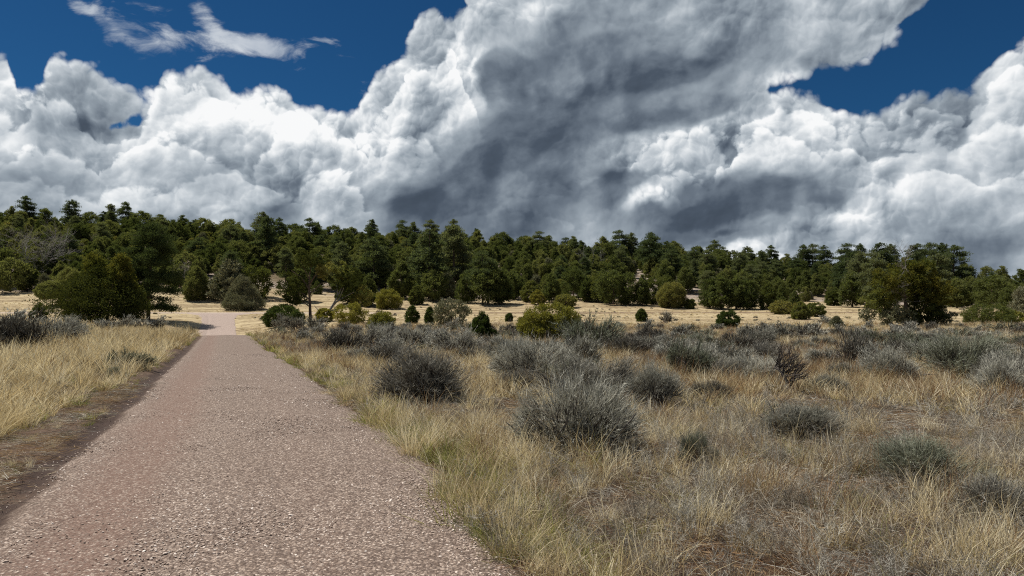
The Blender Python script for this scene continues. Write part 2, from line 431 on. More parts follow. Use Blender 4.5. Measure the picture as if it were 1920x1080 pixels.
def land(x, y):
    """Height of the natural ground."""
    x = np.asarray(x, float); y = np.asarray(y, float)
    a = x / np.maximum(y, 25.0)
    zf = EYE + (HORIZON - np.interp(a, A_K, FOOT_ROW)) / FPX * FOOT_Y
    zr = EYE + (HORIZON - np.interp(a, A_K, RIDGE_ROW)) / FPX * RIDGE_Y
    z = hermite(y, [-400, -50, 0, 57, 80, 100, 115, 128, 134, 150], [2.0, .18, 0, -.2, .15, .45, .85, 1.45, 1.62, 3.0])
    t = np.clip((y - 140) / 25, 0, 1)
    z = z + (zf - 4.35) * t * t * (3 - 2 * t) + np.clip(y - 150, 0, 15) * 0.09
    t = np.clip((y - FOOT_Y) / (RIDGE_Y - FOOT_Y), 0, 1)
    z = z + (zr - zf) * (t * 1.25 - 0.25 * t * t * t * t * t) * np.where(t < 1, 1, 1)
    far = np.clip(y - RIDGE_Y, 0, None)
    z = z - np.where(far < 160, far * 0.05, 8 + (far - 160) * 0.06).clip(None, zr + 24)
    hill = np.clip((y - 150) / 30, 0, 1)
    z = z + hill * (1.6 * fnoise(x / 26, y / 26, 3) + 0.5 * fnoise(x / 7, y / 7, 9, 3)) * np.clip(1.6 - far / 300, 0, 1)
    # behind the crest the road runs through a hollow
    xr = -0.4 * y
    dip = hermite(y, [57, 64, 82, 100, 115, 125, 140], [0, -.35, -1.75, -1.72, -.52, 0, 0])
    z = z + dip * np.exp(-((x - xr) / 9.0) ** 2)
    # tussocky unevenness of the flat, none on the roads
    f = (x - road_l(y)) / (road_r(y) - road_l(y))
    off = np.clip((np.abs(f - .45) - .75) / .5, 0, 1)
    z = z + off * (1 - hill) * (0.05 * fnoise(x / 1.7, y / 1.7, 21, 3) + 0.10 * fnoise(x / 9, y / 9, 5, 2)) * np.clip((y + 30) / 30, 0, 1) * np.where(np.abs(y - 128.5) < 3.5, 0.0, 1.0)
    return z


def ground_z(x, y): return float(land(np.array([x]), np.array([y]))[0])


def at(px, row, y0=2.5, y1=420.0):
    """The ground point that the photograph shows at (px, row)."""
    ys = np.concatenate([np.arange(y0, 60, .1), np.arange(60, y1, .25)])
    tz = (HORIZON - row) / FPX
    # rows and columns of a camera pitched up by PITCH
    cx, cz = (px - 960) / FPX, (540 - row) / FPX
    dy = math.cos(PITCH) - cz * math.sin(PITCH); dz = math.sin(PITCH) + cz * math.cos(PITCH)
    xs = ys * cx / dy; rz = EYE + ys * dz / dy
    hit = np.nonzero(land(xs, ys) >= rz)[0]
    i = hit[0] if len(hit) else len(ys) - 1
    return float(xs[i]), float(ys[i])


def project(x, y, z):
    """Photograph pixel of a world point (arrays)."""
    zz = z - EYE
    d = y * math.cos(PITCH) + zz * math.sin(PITCH); u = -y * math.sin(PITCH) + zz * math.cos(PITCH)
    return 960 + FPX * x / d, 540 - FPX * u / d, d


# ------------------------------------------------------------------ materials
MATS = {}


def material(name):
    m = bpy.data.materials.new(name); m.use_nodes = True
    t = m.node_tree; t.nodes.clear()
    MATS[name] = m
    return m, t


def surface(t, color, rough=0.9, normal=None, spec=0.2):
    b = t.nodes.new('ShaderNodeBsdfPrincipled')
    t.links.new(color.s, b.inputs['Base Color'])
    if isinstance(rough, X): t.links.new(rough.s, b.inputs['Roughness'])
    else: b.inputs['Roughness'].default_value = rough
    b.inputs['Specular IOR Level'].default_value = spec
    if normal is not None: t.links.new(normal.s, b.inputs['Normal'])
    o = t.nodes.new('ShaderNodeOutputMaterial'); t.links.new(b.outputs[0], o.inputs[0])
    return b


def leafy(t, color, through=0.3, tint=(1.1, 1.0, 0.7)):
    """Thin plant matter: diffuse both ways."""
    d = t.nodes.new('ShaderNodeBsdfDiffuse'); t.links.new(color.s, d.inputs[0])
    tr = t.nodes.new('ShaderNodeBsdfTranslucent')
    c2 = mixc(t, 1.0, color, tint, 'MULTIPLY'); t.links.new(c2.s, tr.inputs[0])
    mx = t.nodes.new('ShaderNodeMixShader'); mx.inputs[0].default_value = through
    t.links.new(d.outputs[0], mx.inputs[1]); t.links.new(tr.outputs[0], mx.inputs[2])
    o = t.nodes.new('ShaderNodeOutputMaterial'); t.links.new(mx.outputs[0], o.inputs[0])


def pos(t):
    n = t.nodes.new('ShaderNodeNewGeometry'); return X(t, n.outputs['Position'])


def objpos(t):
    n = t.nodes.new('ShaderNodeTexCoord'); return X(t, n.outputs['Object'])


def rnd(t):
    n = t.nodes.new('ShaderNodeObjectInfo'); return X(t, n.outputs['Random'])


def attr(t, name):
    n = t.nodes.new('ShaderNodeAttribute'); n.attribute_name = name; return X(t, n.outputs['Fac'])


def bump(t, h, dist, strength=1.0):
    n = t.nodes.new('ShaderNodeBump'); n.inputs['Strength'].default_value = strength; n.inputs['Distance'].default_value = dist
    t.links.new(h.s, n.inputs['Height']); return X(t, n.outputs[0])


# ground: red-brown soil and straw litter on the flat, pale cured grass in the meadow, stony duff on the hill
m, t = material('ground_soil')
p = pos(t); x_, y_, z_ = sepxyz(t, p)
n1 = fbm(t, p, 0.45, 5, 0.6); n2 = fbm(t, p, 9.0, 6, 0.65); n3 = fbm(t, p, 60.0, 4, 0.7)
soil = ramp_color(t, n2, [(.25, (.024, .012, .008)), (.5, (.050, .027, .018)), (.75, (.095, .056, .038))])
litter = ramp_color(t, n3, [(.3, (.075, .050, .031)), (.7, (.20, .150, .098))])
near = mixc(t, (n1 * 1.2 + n3 * 0.9 - 0.85).clamp() * .85, soil, litter)
st = fbm(t, vmath(t, 'MULTIPLY', p, (0.10, 0.9, 1.0)), 0.55, 6, 0.6)
st2 = fbm(t, vmath(t, 'MULTIPLY', p, (0.6, 1.0, 1.0)), 1.6, 6, 0.7)
mead = ramp_color(t, st * .55 + st2 * .45, [(.36, (.11, .078, .046)), (.45, (.225, .168, .100)), (.53, (.37, .295, .178)), (.70, (.50, .42, .275))])
h1 = fbm(t, p, 0.16, 5, 0.6); h2 = fbm(t, p, 1.4, 6, 0.7); h3 = voro(t, p, 1.7, 2)
scree = ramp_color(t, h2 * .6 + h3 * .5, [(.25, (.075, .052, .042)), (.5, (.17, .13, .105)), (.8, (.30, .25, .215))])
duff = ramp_color(t, h2, [(.3, (.05, .038, .024)), (.7, (.19, .145, .085))])
hillc = mixc(t, h1.ramp(.40, .58), duff, scree)
c = mixc(t, (y_ + (n1 - .5) * 26.0).ramp(54.0, 80.0), near, mead)
c = mixc(t, (y_ + (h1 - .5) * 34.0).ramp(160.0, 172.0), c, hillc)
surface(t, c, 0.95, bump(t, n2 * .6 + n3 * .4, 0.03), 0.1)

# gravel road: crushed pink stone, a bare red wheel track, a damp rut and a dirt verge; 'across' runs 0..1 from rut to right edge
m, t = material('road_gravel')
p = pos(t); x_, y_, z_ = sepxyz(t, p)
f = attr(t, 'across')
w = fbm(t, p, 0.8, 4, 0.6); w2 = fbm(t, p, 5.0, 5, 0.65)
ff = f + (w - .5) * .16 + (w2 - .5) * .07
v1 = voro(t, p, 42.0, out='Color'); v1r, v1g, v1b = sepxyz(t, v1)
vd = voro(t, p, 42.0); v2 = voro(t, p, 95.0, out='Color'); v2r, _, _ = sepxyz(t, v2); vd2 = voro(t, p, 95.0)
stone = ramp_color(t, v1r * .6 + v2r * .4, [(.1, (.100, .070, .052)), (.45, (.222, .164, .130)), (.75, (.355, .277, .225)), (.95, (.53, .44, .375))])
gap = (vd * 1.7).ramp(.55, .95)
stone = mixc(t, gap * .6, stone, (.055, .036, .030))
red = ramp_color(t, fbm(t, p, 14.0, 6, .7), [(.3, (.100, .056, .041)), (.6, (.185, .116, .090)), (.8, (.265, .182, .150))])
track = (1.0 - (ff - .20).abs().ramp(.03, .21)) * .84 + (1.0 - (ff - .66).abs().ramp(.0, .10)) * .18
sprk = v2r.ramp(.62, .74, 0.0, 0.5) + v1r.ramp(.62, .70, 0.0, 0.35)
c = mixc(t, (track - sprk).clamp(), stone, red)
verge = ramp_color(t, fbm(t, p, 11.0, 6, .7), [(.3, (.046, .025, .016)), (.55, (.098, .060, .039)), (.8, (.17, .122, .078))])
c = mixc(t, (0.015 - ff).ramp(-.03, .05), c, verge)
damp = (1.0 - (ff + .05).abs().ramp(.02, .085)) * y_.ramp(26.0, 60.0, 1.0, 0.15) * (w.ramp(.25, .45))
c = mixc(t, damp * .92, c, (.034, .018, .013))
pale = y_.ramp(66.0, 96.0)
c = mixc(t, pale, c, ramp_color(t, w2, [(.3, (.235, .175, .148)), (.7, (.37, .295, .255))]))
surface(t, c, 0.9, bump(t, (1.0 - vd * 1.2) * .7 + (1.0 - vd2) * .3 + w2 * .5, 0.012), 0.25)

m, t = material('dirt_road')
p = pos(t)
c = ramp_color(t, fbm(t, vmath(t, 'MULTIPLY', p, (.15, 1, 1)), 1.2, 5, .6), [(.3, (.30, .235, .195)), (.7, (.45, .375, .32))])
surface(t, c, 0.95, None, 0.1)

m, t = material('two_track')
p = pos(t)
c = ramp_color(t, fbm(t, vmath(t, 'MULTIPLY', p, (.2, 1, 1)), 1.5, 5, .65), [(.3, (.10, .065, .045)), (.7, (.22, .155, .105))])
surface(t, c, 0.95, None, 0.1)

m, t = material('stone')
r = rnd(t); p = objpos(t)
c = ramp_color(t, r, [(.0, (.20, .145, .115)), (.35, (.33, .252, .205)), (.7, (.47, .378, .315)), (.93, (.64, .55, .48)), (1.0, (.80, .73, .67))])
c = mixc(t, fbm(t, p, 3.0, 4, .7).ramp(.35, .7) * .35, c, (.13, .08, .065))
surface(t, c, 0.85, None, 0.3)

m, t = material('hill_rock')
c = ramp_color(t, fbm(t, pos(t), 3.0, 5, .65), [(.3, (.12, .095, .08)), (.7, (.31, .27, .24))])
surface(t, c, 0.9, None, 0.2)


def plant(name, stops, through=0.3, tint=(1.1, 1.0, .7), vary=0.45, scale=2.0, spread=1.0, wood=None):
    """Plant colour: a ramp read at the plant's own random number plus a little noise within the plant."""
    m, t = material(name)
    nn = fbm(t, pos(t), scale, 3, .6)
    c = ramp_color(t, (rnd(t) - .5) * spread + 0.5 + (nn - .5) * vary * 2, stops)
    if wood: c = mixc(t, attr(t, 'along').ramp(.05, .75), wood, c)      # twigs are brown wood at the root and silver leaf at the tip
    leafy(t, c, through, tint)
    return m


plant('straw', [(.0, (.34, .265, .150)), (.35, (.52, .43, .265)), (.7, (.66, .58, .39)), (1.0, (.78, .72, .55))], .35, (1.05, .98, .8), scale=1.2)
plant('brown_grass', [(.0, (0.155, 0.116, 0.084)), (.35, (0.274, 0.222, 0.165)), (.7, (0.388, 0.336, 0.260)), (1.0, (0.509, 0.468, 0.383))], .3, (1.05, .95, .8), scale=1.0)
plant('green_grass', [(.0, (0.120, 0.138, 0.044)), (.4, (0.248, 0.248, 0.097)), (.75, (0.396, 0.350, 0.161)), (1.0, (0.497, 0.437, 0.239))], .35, (1.0, 1.05, .6), scale=1.5)
plant('gray_forb', [(.0, (0.161, 0.142, 0.116)), (.5, (0.294, 0.270, 0.231)), (1.0, (0.425, 0.407, 0.360))], .2, (1, 1, .9), scale=1.5)
plant('red_grass', [(.0, (0.145, 0.081, 0.047)), (.5, (0.272, 0.174, 0.098)), (1.0, (0.391, 0.289, 0.170))], .3, (1.05, .95, .75), scale=1.0)
plant('dark_juniper', [(.0, (0.036, 0.045, 0.016)), (.5, (0.053, 0.065, 0.022)), (1.0, (0.077, 0.084, 0.031))], 0.32, (1.2, 1.1, .5), vary=.45, scale=.9, spread=.2)
plant('dark_pine', [(.0, (0.038, 0.055, 0.024)), (.5, (0.057, 0.078, 0.033)), (1.0, (0.086, 0.105, 0.047))], 0.32, (1.1, 1.1, .6), vary=.4, scale=.9, spread=.2)
plant('sage_leaf', [(.0, (0.185, 0.181, 0.148)), (.4, (0.317, 0.311, 0.264)), (.75, (0.447, 0.435, 0.374)), (1.0, (0.596, 0.578, 0.501))], .15, (1, 1, .9), vary=.40, scale=4.0, spread=.6, wood=(.045, .034, .027))
plant('sage_silver', [(.0, (0.254, 0.250, 0.209)), (.5, (0.449, 0.439, 0.375)), (1.0, (0.690, 0.672, 0.580))], .15, (1, 1, .9), vary=.45, scale=5.0, spread=.2, wood=(.045, .034, .027))
plant('sage_dark', [(.0, (0.095, 0.090, 0.074)), (.5, (0.197, 0.186, 0.158)), (1.0, (0.332, 0.317, 0.271))], .1, (1, 1, .9), vary=.40, scale=4.0, spread=.6, wood=(.045, .034, .027))
plant('sage_green', [(.0, (0.113, 0.124, 0.089)), (.5, (0.195, 0.211, 0.158)), (1.0, (0.296, 0.309, 0.240))], .2, (1, 1, .8), vary=.35, scale=5.0, wood=(.045, .034, .027))
plant('juniper_green', [(.0, (0.068, 0.085, 0.031)), (.4, (0.108, 0.127, 0.049)), (.75, (0.149, 0.161, 0.061)), (1.0, (0.199, 0.193, 0.078))], 0.45, (1.2, 1.1, .5), vary=.35, scale=.9)
plant('pinyon_green', [(.0, (0.067, 0.085, 0.031)), (.5, (0.108, 0.126, 0.049)), (1.0, (0.172, 0.179, 0.074))], 0.45, (1.1, 1.1, .6), vary=.35, scale=.9)
plant('pine_green', [(.0, (0.062, 0.084, 0.043)), (.5, (0.095, 0.118, 0.062)), (1.0, (0.143, 0.158, 0.088))], 0.45, (1.1, 1.1, .6), vary=.35, scale=.9)
plant('rusty_green', [(.0, (0.059, 0.082, 0.023)), (.4, (0.091, 0.107, 0.030)), (.7, (0.127, 0.123, 0.033)), (1.0, (0.166, 0.139, 0.041))], 0.50, (1.15, 1.0, .5), vary=.55, scale=.55, spread=.3)
plant('yellow_green', [(.0, (0.120, 0.130, 0.037)), (.5, (0.205, 0.200, 0.052)), (1.0, (0.296, 0.268, 0.078))], .3, (1.15, 1.1, .5), vary=.4, scale=1.2, spread=.4)
plant('bright_green', [(.0, (0.041, 0.060, 0.022)), (.5, (0.066, 0.087, 0.031)), (1.0, (0.106, 0.121, 0.044))], .3, (1.1, 1.15, .5), vary=.4, scale=1.2, spread=.4)
plant('gray_green', [(.0, (.11, .122, .068)), (.5, (.175, .18, .112)), (1.0, (.26, .248, .18))], .2, (1.1, 1.0, .7), vary=.5, scale=1.0, spread=.4)

for nm, a_, b_ in (('bark', (.055, .040, .031), (.17, .125, .10)), ('gray_wood', (.16, .145, .135), (.40, .375, .35)), ('dark_wood', (.035, .030, .027), (.115, .10, .09)), ('sage_wood', (.045, .038, .033), (.21, .19, .172))):
    m, t = material(nm)
    c = ramp_color(t, fbm(t, vmath(t, 'MULTIPLY', objpos(t), (1, 1, .2)), 9.0, 4, .7), [(.3, a_), (.7, b_)])
    surface(t, c, 0.9, None, 0.1)

# ------------------------------------------------------------------ the ground sheet
def axis(parts):
    out = [parts[0][0]]
    for a, b, s in parts:
        n = max(1, int(round((b - a) / s))); out += list(np.linspace(a, b, n + 1)[1:])
    return np.array(out)


def growing(a, b, s, g=1.18):
    out = [a]
    while out[-1] < b: out.append(out[-1] + s); s *= g
    return out[1:]


xs = axis([(-70, -24, 1.0), (-24, 14, .5), (14, 60, 1.0)])
xs = np.concatenate([-np.array(growing(70, 9000, 2.0, 1.12))[::-1], xs, growing(60, 9000, 2.0, 1.12)])
ys = axis([(-12, 22, .5), (22, 135, 1.0), (135, 262, 2.0)])
ys = np.concatenate([-np.array(growing(12, 6000, 1.5, 1.35))[::-1], ys, growing(262, 12000, 4.0, 1.2)])
GX, GY = np.meshgrid(xs, ys)
GZ = land(GX, GY)
F_ = (GX - road_l(GY)) / (road_r(GY) - road_l(GY))
carve = (F_ > -.20) & (F_ < .93) & (GY < 127.5)
carve |= (np.abs(GY - 128.6) < 1.2) & (GX > -140) & (GX < 160)
GZ = GZ - np.where(carve, 0.16, 0)
nx, ny = len(xs), len(ys)
idx = np.arange(nx * ny).reshape(ny, nx)
quads = np.stack([idx[:-1, :-1], idx[:-1, 1:], idx[1:, 1:], idx[1:, :-1]], -1).reshape(-1, 4)
V = np.stack([GX, GY, GZ], -1).reshape(-1, 3)
link('ground', mesh_np('ground', V, quads, MATS['ground_soil'], True), kind='structure')

# the gravel road, one sheet with its rut, crown and shoulders
fs = np.array([-.40, -.34, -.28, -.22, -.16, -.12, -.09, -.06, -.03, 0, .03, .07, .12, .2, .28, .36, .45, .55, .66, .76, .86, .93, .98, 1.01, 1.04])
fh = np.array([-.10, .0, .02, .02, .015, -.01, -.05, -.075, -.06, -.01, .025, .035, .03, .03, .04, .055, .065, .07, .06, .06, .055, .045, .03, .0, -.10])
ry = axis([(-12, 2, 1.0), (2, 30, .35), (30, 129, 1.0)])
FX, RY = np.meshgrid(fs, ry)
RX = road_l(RY) + FX * (road_r(RY) - road_l(RY))
wob = fnoise(RY / 1.1, FX * 0 + 3, 77, 4) * 0.20 * np.clip((np.abs(FX - .45) - .4) / .2, 0, 1)
RX = RX + wob
RZ = land(RX, RY) + fh[None, :] * np.clip(1.4 - RY / 120, .4, 1) + 0.012 * fnoise(RX / .8, RY / .8, 31, 3) * (np.abs(FX - .45) < .7)
idx = np.arange(RX.size).reshape(RX.shape)
quads = np.stack([idx[:-1, :-1], idx[:-1, 1:], idx[1:, 1:], idx[1:, :-1]], -1).reshape(-1, 4)
link('gravel_road', mesh_np('gravel_road', np.stack([RX, RY, RZ], -1).reshape(-1, 3), quads, MATS['road_gravel'], True, {'across': FX.ravel()}), kind='structure')


def strip(name, mat, x0, x1, yfun, half, lift, step=2.0):
    x = axis([(x0, x1, step)])
    o = np.array([-1.25, -1, -.4, .4, 1, 1.25]); h = np.array([-.12, .0, .02, .02, .0, -.12])
    XX, OO = np.meshgrid(x, o, indexing='ij')
    YY = yfun(XX) + OO * half
    ZZ = land(XX, YY) + h[None, :] + lift
    idx = np.arange(XX.size).reshape(XX.shape)
    q = np.stack([idx[:-1, :-1], idx[1:, :-1], idx[1:, 1:], idx[:-1, 1:]], -1).reshape(-1, 4)
    link(name, mesh_np(name, np.stack([XX, YY, ZZ], -1).reshape(-1, 3), q, MATS[mat], True), kind='structure')


strip('crossing_road', 'dirt_road', -150, -24, lambda x: 128.6 + 0.35 * np.sin(x / 17), 1.7, 0.055)
strip('dirt_track', 'two_track', -23.8, 150, lambda x: 128.6 + 0.35 * np.sin(x / 17) + (x + 24) * 0.04, 1.1, 0.04)
# ------------------------------------------------------------------ plant meshes
def unit(v): return v / np.maximum(np.linalg.norm(v, axis=-1, keepdims=True), 1e-9)


def sphere_dirs(n, r=rng):
    return unit(r.normal(size=(n, 3)))


def ribbons(base, dirs, length, width, bend, droop, seg=3, r=rng):
    """Tapering blades. base, dirs, bend (n,3); length, width, droop (n,). Returns verts, [quads, tris]."""
    n = len(base)
    side = np.cross(dirs, r.normal(size=(n, 3))); side = unit(side)
    V = []; L = length[:, None]
    for k in range(seg + 1):
        t = k / seg
        c = base + L * (dirs * t + bend * t * t) - np.array([0, 0, 1.0]) * (droop * length * t * t)[:, None]
        wk = (width * (1 - t) ** .7)[:, None] * .5 if k else (width * .5)[:, None]
        if k < seg: V += [c - side * wk, c + side * wk]
        else: V += [c]
    V = np.stack(V, 1)                                     # n, 2*seg+1, 3
    m = 2 * seg + 1; o = (np.arange(n) * m)[:, None]
    quads = [np.concatenate([o + 2 * k, o + 2 * k + 1, o + 2 * k + 3, o + 2 * k + 2], 1) for k in range(seg - 1)]
    tris = np.concatenate([o + 2 * (seg - 1), o + 2 * (seg - 1) + 1, o + 2 * seg], 1)
    return V.reshape(-1, 3), ([np.concatenate(quads)] if quads else []) + [tris]


def join(parts):
    """[(verts, [faces...])] -> one (verts, [faces...])."""
    V, F, o = [], {}, 0
    for v, fs in parts:
        V.append(v)
        for f in fs:
            F.setdefault(f.shape[1], []).append(np.asarray(f) + o)
        o += len(v)
    return np.concatenate(V), [np.concatenate(f) for f in F.values()]


def tube(path, radii, sides=6):
    """A limb along path (k,3)."""
    path = np.asarray(path, float); k = len(path)
    tang = unit(np.gradient(path, axis=0))
    ref = np.array([1.0, 0, 0]) if abs(tang[0][0]) < .8 else np.array([0, 1.0, 0])
    u = unit(np.cross(tang, ref)); v = np.cross(tang, u)
    ang = np.linspace(0, 2 * math.pi, sides, endpoint=False)
    ring = path[:, None, :] + np.asarray(radii)[:, None, None] * (np.cos(ang)[None, :, None] * u[:, None, :] + np.sin(ang)[None, :, None] * v[:, None, :])
    idx = np.arange(k * sides).reshape(k, sides)
    q = np.stack([idx[:-1], np.roll(idx, -1, 1)[:-1], np.roll(idx, -1, 1)[1:], idx[1:]], -1).reshape(-1, 4)
    return ring.reshape(-1, 3), [q]


def limb(p, d, length, r0, r1, r, wander=.25, lift=.15, seg=6, sides=6):
    """A crooked limb; returns its tube and its points."""
    pts = [np.array(p, float)]; d = unit(np.array(d, float))
    for k in range(seg):
        d = unit(d + r.normal(size=3) * wander / seg ** .5 + np.array([0, 0, lift / seg]))
        pts.append(pts[-1] + d * length / seg)
    rad = np.linspace(r0, r1, seg + 1)
    return tube(pts, rad, sides), np.array(pts)


def branching(p, d, length, r0, depth, r, spread=.7, kids=3, wander=.35, lift=.1, out=None, tips=None, sides=5, shrink=.62):
    """A limb with limbs of its own, down to fine twigs."""
    out = [] if out is None else out; tips = [] if tips is None else tips
    (tb, pts) = limb(p, d, length, r0, r0 * .45, r, wander, lift, 5 if depth else 4, max(3, sides))
    out.append(tb)
    if depth == 0:
        tips.append(pts[-1]); return out, tips
    for k in range(kids + int(r.integers(0, 2))):
        i = int(r.integers(2, len(pts)))
        dd = unit(pts[i] - pts[i - 1])
        nd = unit(dd + r.normal(size=3) * spread)
        branching(pts[i], nd, length * shrink * r.uniform(.75, 1.2), r0 * .5, depth - 1, r, spread, kids, wander, lift, out, tips, sides - 1, shrink)
    branching(pts[-1], unit(pts[-1] - pts[-2]), length * shrink, r0 * .45, depth - 1, r, spread, kids, wander, lift, out, tips, sides - 1, shrink)
    return out, tips


def leaves(centers, radius, per, size, r, flat=1.0, out_from=None, stretch=1.6):
    """Leaf sprays: per small pointed faces in a ball round each centre; radius per clump."""
    n = len(centers)
    c = np.repeat(centers, per, 0); rad = np.repeat(radius, per)
    d = sphere_dirs(n * per, r) * np.array([1, 1, flat])
    p = c + d * (rad * r.random(n * per) ** .45)[:, None]
    s = size * r.uniform(.6, 1.4, (n * per, 1))
    ax = unit(d * .9 + np.array([0, 0, .45]) + r.normal(size=(n * per, 3)) * .55)        # needles point out and up
    u = unit(np.cross(ax, r.normal(size=(n * per, 3))))
    V = np.stack([p - u * s * .42, p + u * s * .42, p + ax * s * stretch], 1).reshape(-1, 3)
    return V, [np.arange(n * per * 3).reshape(-1, 3)]


def shell_points(n, r, prof, fill=.35, lump=.22, seed=0, squash=1.0):
    """Clump centres in a crown of revolution: prof(h) is the radius at height fraction h (height 1); uneven by lumps."""
    out = []
    while len(out) < n:
        h = r.random(n * 3); a = r.random(n * 3) * 2 * math.pi
        lum = 1 + lump * fnoise(np.cos(a) * 1.6 + seed * 7.1 + 10, np.sin(a) * 1.6 + h * 2.6 + seed * 3.3, seed, 3) * 1.6
        R_ = prof(h) * lum
        acc = r.random(n * 3) < prof(h) / (prof(np.linspace(0, 1, 30)).max() + 1e-6)
        q = np.where(r.random(n * 3) < fill, r.random(n * 3) ** .5, r.uniform(.82, 1.0, n * 3))
        pts = np.stack([np.cos(a) * R_ * q, np.sin(a) * R_ * q * squash, h], -1)[acc]
        out += list(pts)
    return np.array(out[:n])


def prof_round(b=.0, top=1.0):            # full to the ground, domed
    return lambda h: np.sqrt(np.clip(1 - ((h - .40) / .62) ** 2, 0, 1)) * np.where(h < .40, .80 + .2 * np.clip(h / .4, 0, 1), 1.0)


def prof_cone(k=1.0):
    return lambda h: np.clip((1 - h) ** (.62 * k) * (np.clip(h, 0, .14) / .14) ** .35, 0, 1)


def prof_egg():
    return lambda h: np.clip(np.sin(np.pi * np.clip(h * .86 + .14, 0, 1) ** .80) ** .8, 0, 1)


def prof_flat():                          # umbrella on a short trunk
    return lambda h: np.where(h < .3, 0.0, np.sqrt(np.clip(1 - ((h - .58) / .42) ** 2, 0, 1)))


def crown_mesh(name, mat, height, width, prof, clumps, per, leaf, r, clump_r=.11, fill=.35, lump=.25, z0=0.0, seed=0, extra=None):
    c = shell_points(clumps, r, prof, fill, lump, seed)
    rad = np.maximum(r.uniform(.6, 1.25, clumps) * clump_r * width, .17 * r.uniform(.7, 1.2, clumps))
    c = c * np.array([width / 2, width / 2, height - z0]) + np.array([0, 0, z0])
    c[:, 2] = np.maximum(c[:, 2], rad * .55 + .03)
    parts = [leaves(c, rad, per, leaf, r, .8)]
    if extra: parts += extra
    v, f = join(parts)
    v[:, 2] = np.maximum(v[:, 2], 0.01)
    return mesh_np(name, v, f, MATS[mat])


def trunk_mesh(name, mat, height, r0, r, lean=(0, 0), limbs=5, limb_len=1.0, z_from=.25, forks=0):
    parts = []
    top = height
    pts = np.array([[lean[0] * t + .04 * height * math.sin(4 * t + r.random() * .2) * .4, lean[1] * t, top * t - (0.25 if t == 0 else 0)] for t in np.linspace(0, 1, 8)])
    parts.append(tube(pts, np.linspace(r0, r0 * .22, 8) * np.array([1.35] + [1] * 7), 7))
    for k in range(limbs):
        t = r.uniform(z_from, .95); i = min(6, int(t * 7)); p = pts[i] + (pts[i + 1] - pts[i]) * (t * 7 - i)
        a = r.random() * 6.283
        tb, _ = limb(p, (math.cos(a), math.sin(a), r.uniform(.1, .7)), limb_len * (1.1 - t * .6), r0 * .38 * (1.1 - t * .7), r0 * .06, r, .4, .25, 5, 5)
        parts.append(tb)
    v, f = join(parts)
    return mesh_np(name, v, f, MATS[mat], True)


def pine_crown(name, mat, height, width, tiers, per_tier, per, leaf, r, z0=.3, ragged=.3, droop=.1):
    """A tall pine: limbs in loose tiers, each limb ending in plates of needles; sky shows between."""
    cs, rs, tubes = [], [], []
    for k in range(tiers):
        h = z0 + (1 - z0) * (k + r.uniform(-.3, .3)) / tiers
        hh = min(.97, max(0.0, (h - z0) / (1 - z0))); Rm = width / 2 * (1 - hh ** 2.4) ** .62 * (.55 + .45 * min(1, hh * 4 + .35))
        for j in range(per_tier):
            a = r.random() * 6.283; L = max(.25, Rm * r.uniform(1 - ragged, 1 + ragged * .6))
            tip = np.array([math.cos(a) * L, math.sin(a) * L, h * height + r.normal() * .12 - droop * L])
            for q in np.linspace(.38, 1, max(2, int(L / .5))):
                cs.append(tip * np.array([q, q, 1]) + np.array([0, 0, droop * L * (1 - q)]) + r.normal(size=3) * .12); rs.append(r.uniform(.7, 1.25) * (.17 * width * .55 + .18))
            st = np.array([0, 0, h * height])
            tubes.append(tube([st, st * .5 + tip * .5, tip], [.045, .03, .012], 3))
    cs.append(np.array([0, 0, height * .985])); rs.append(.3)
    v, f = join([leaves(np.array(cs), np.array(rs), per, leaf, r, .55)])
    return mesh_np(name, v, f, MATS[mat]), tubes


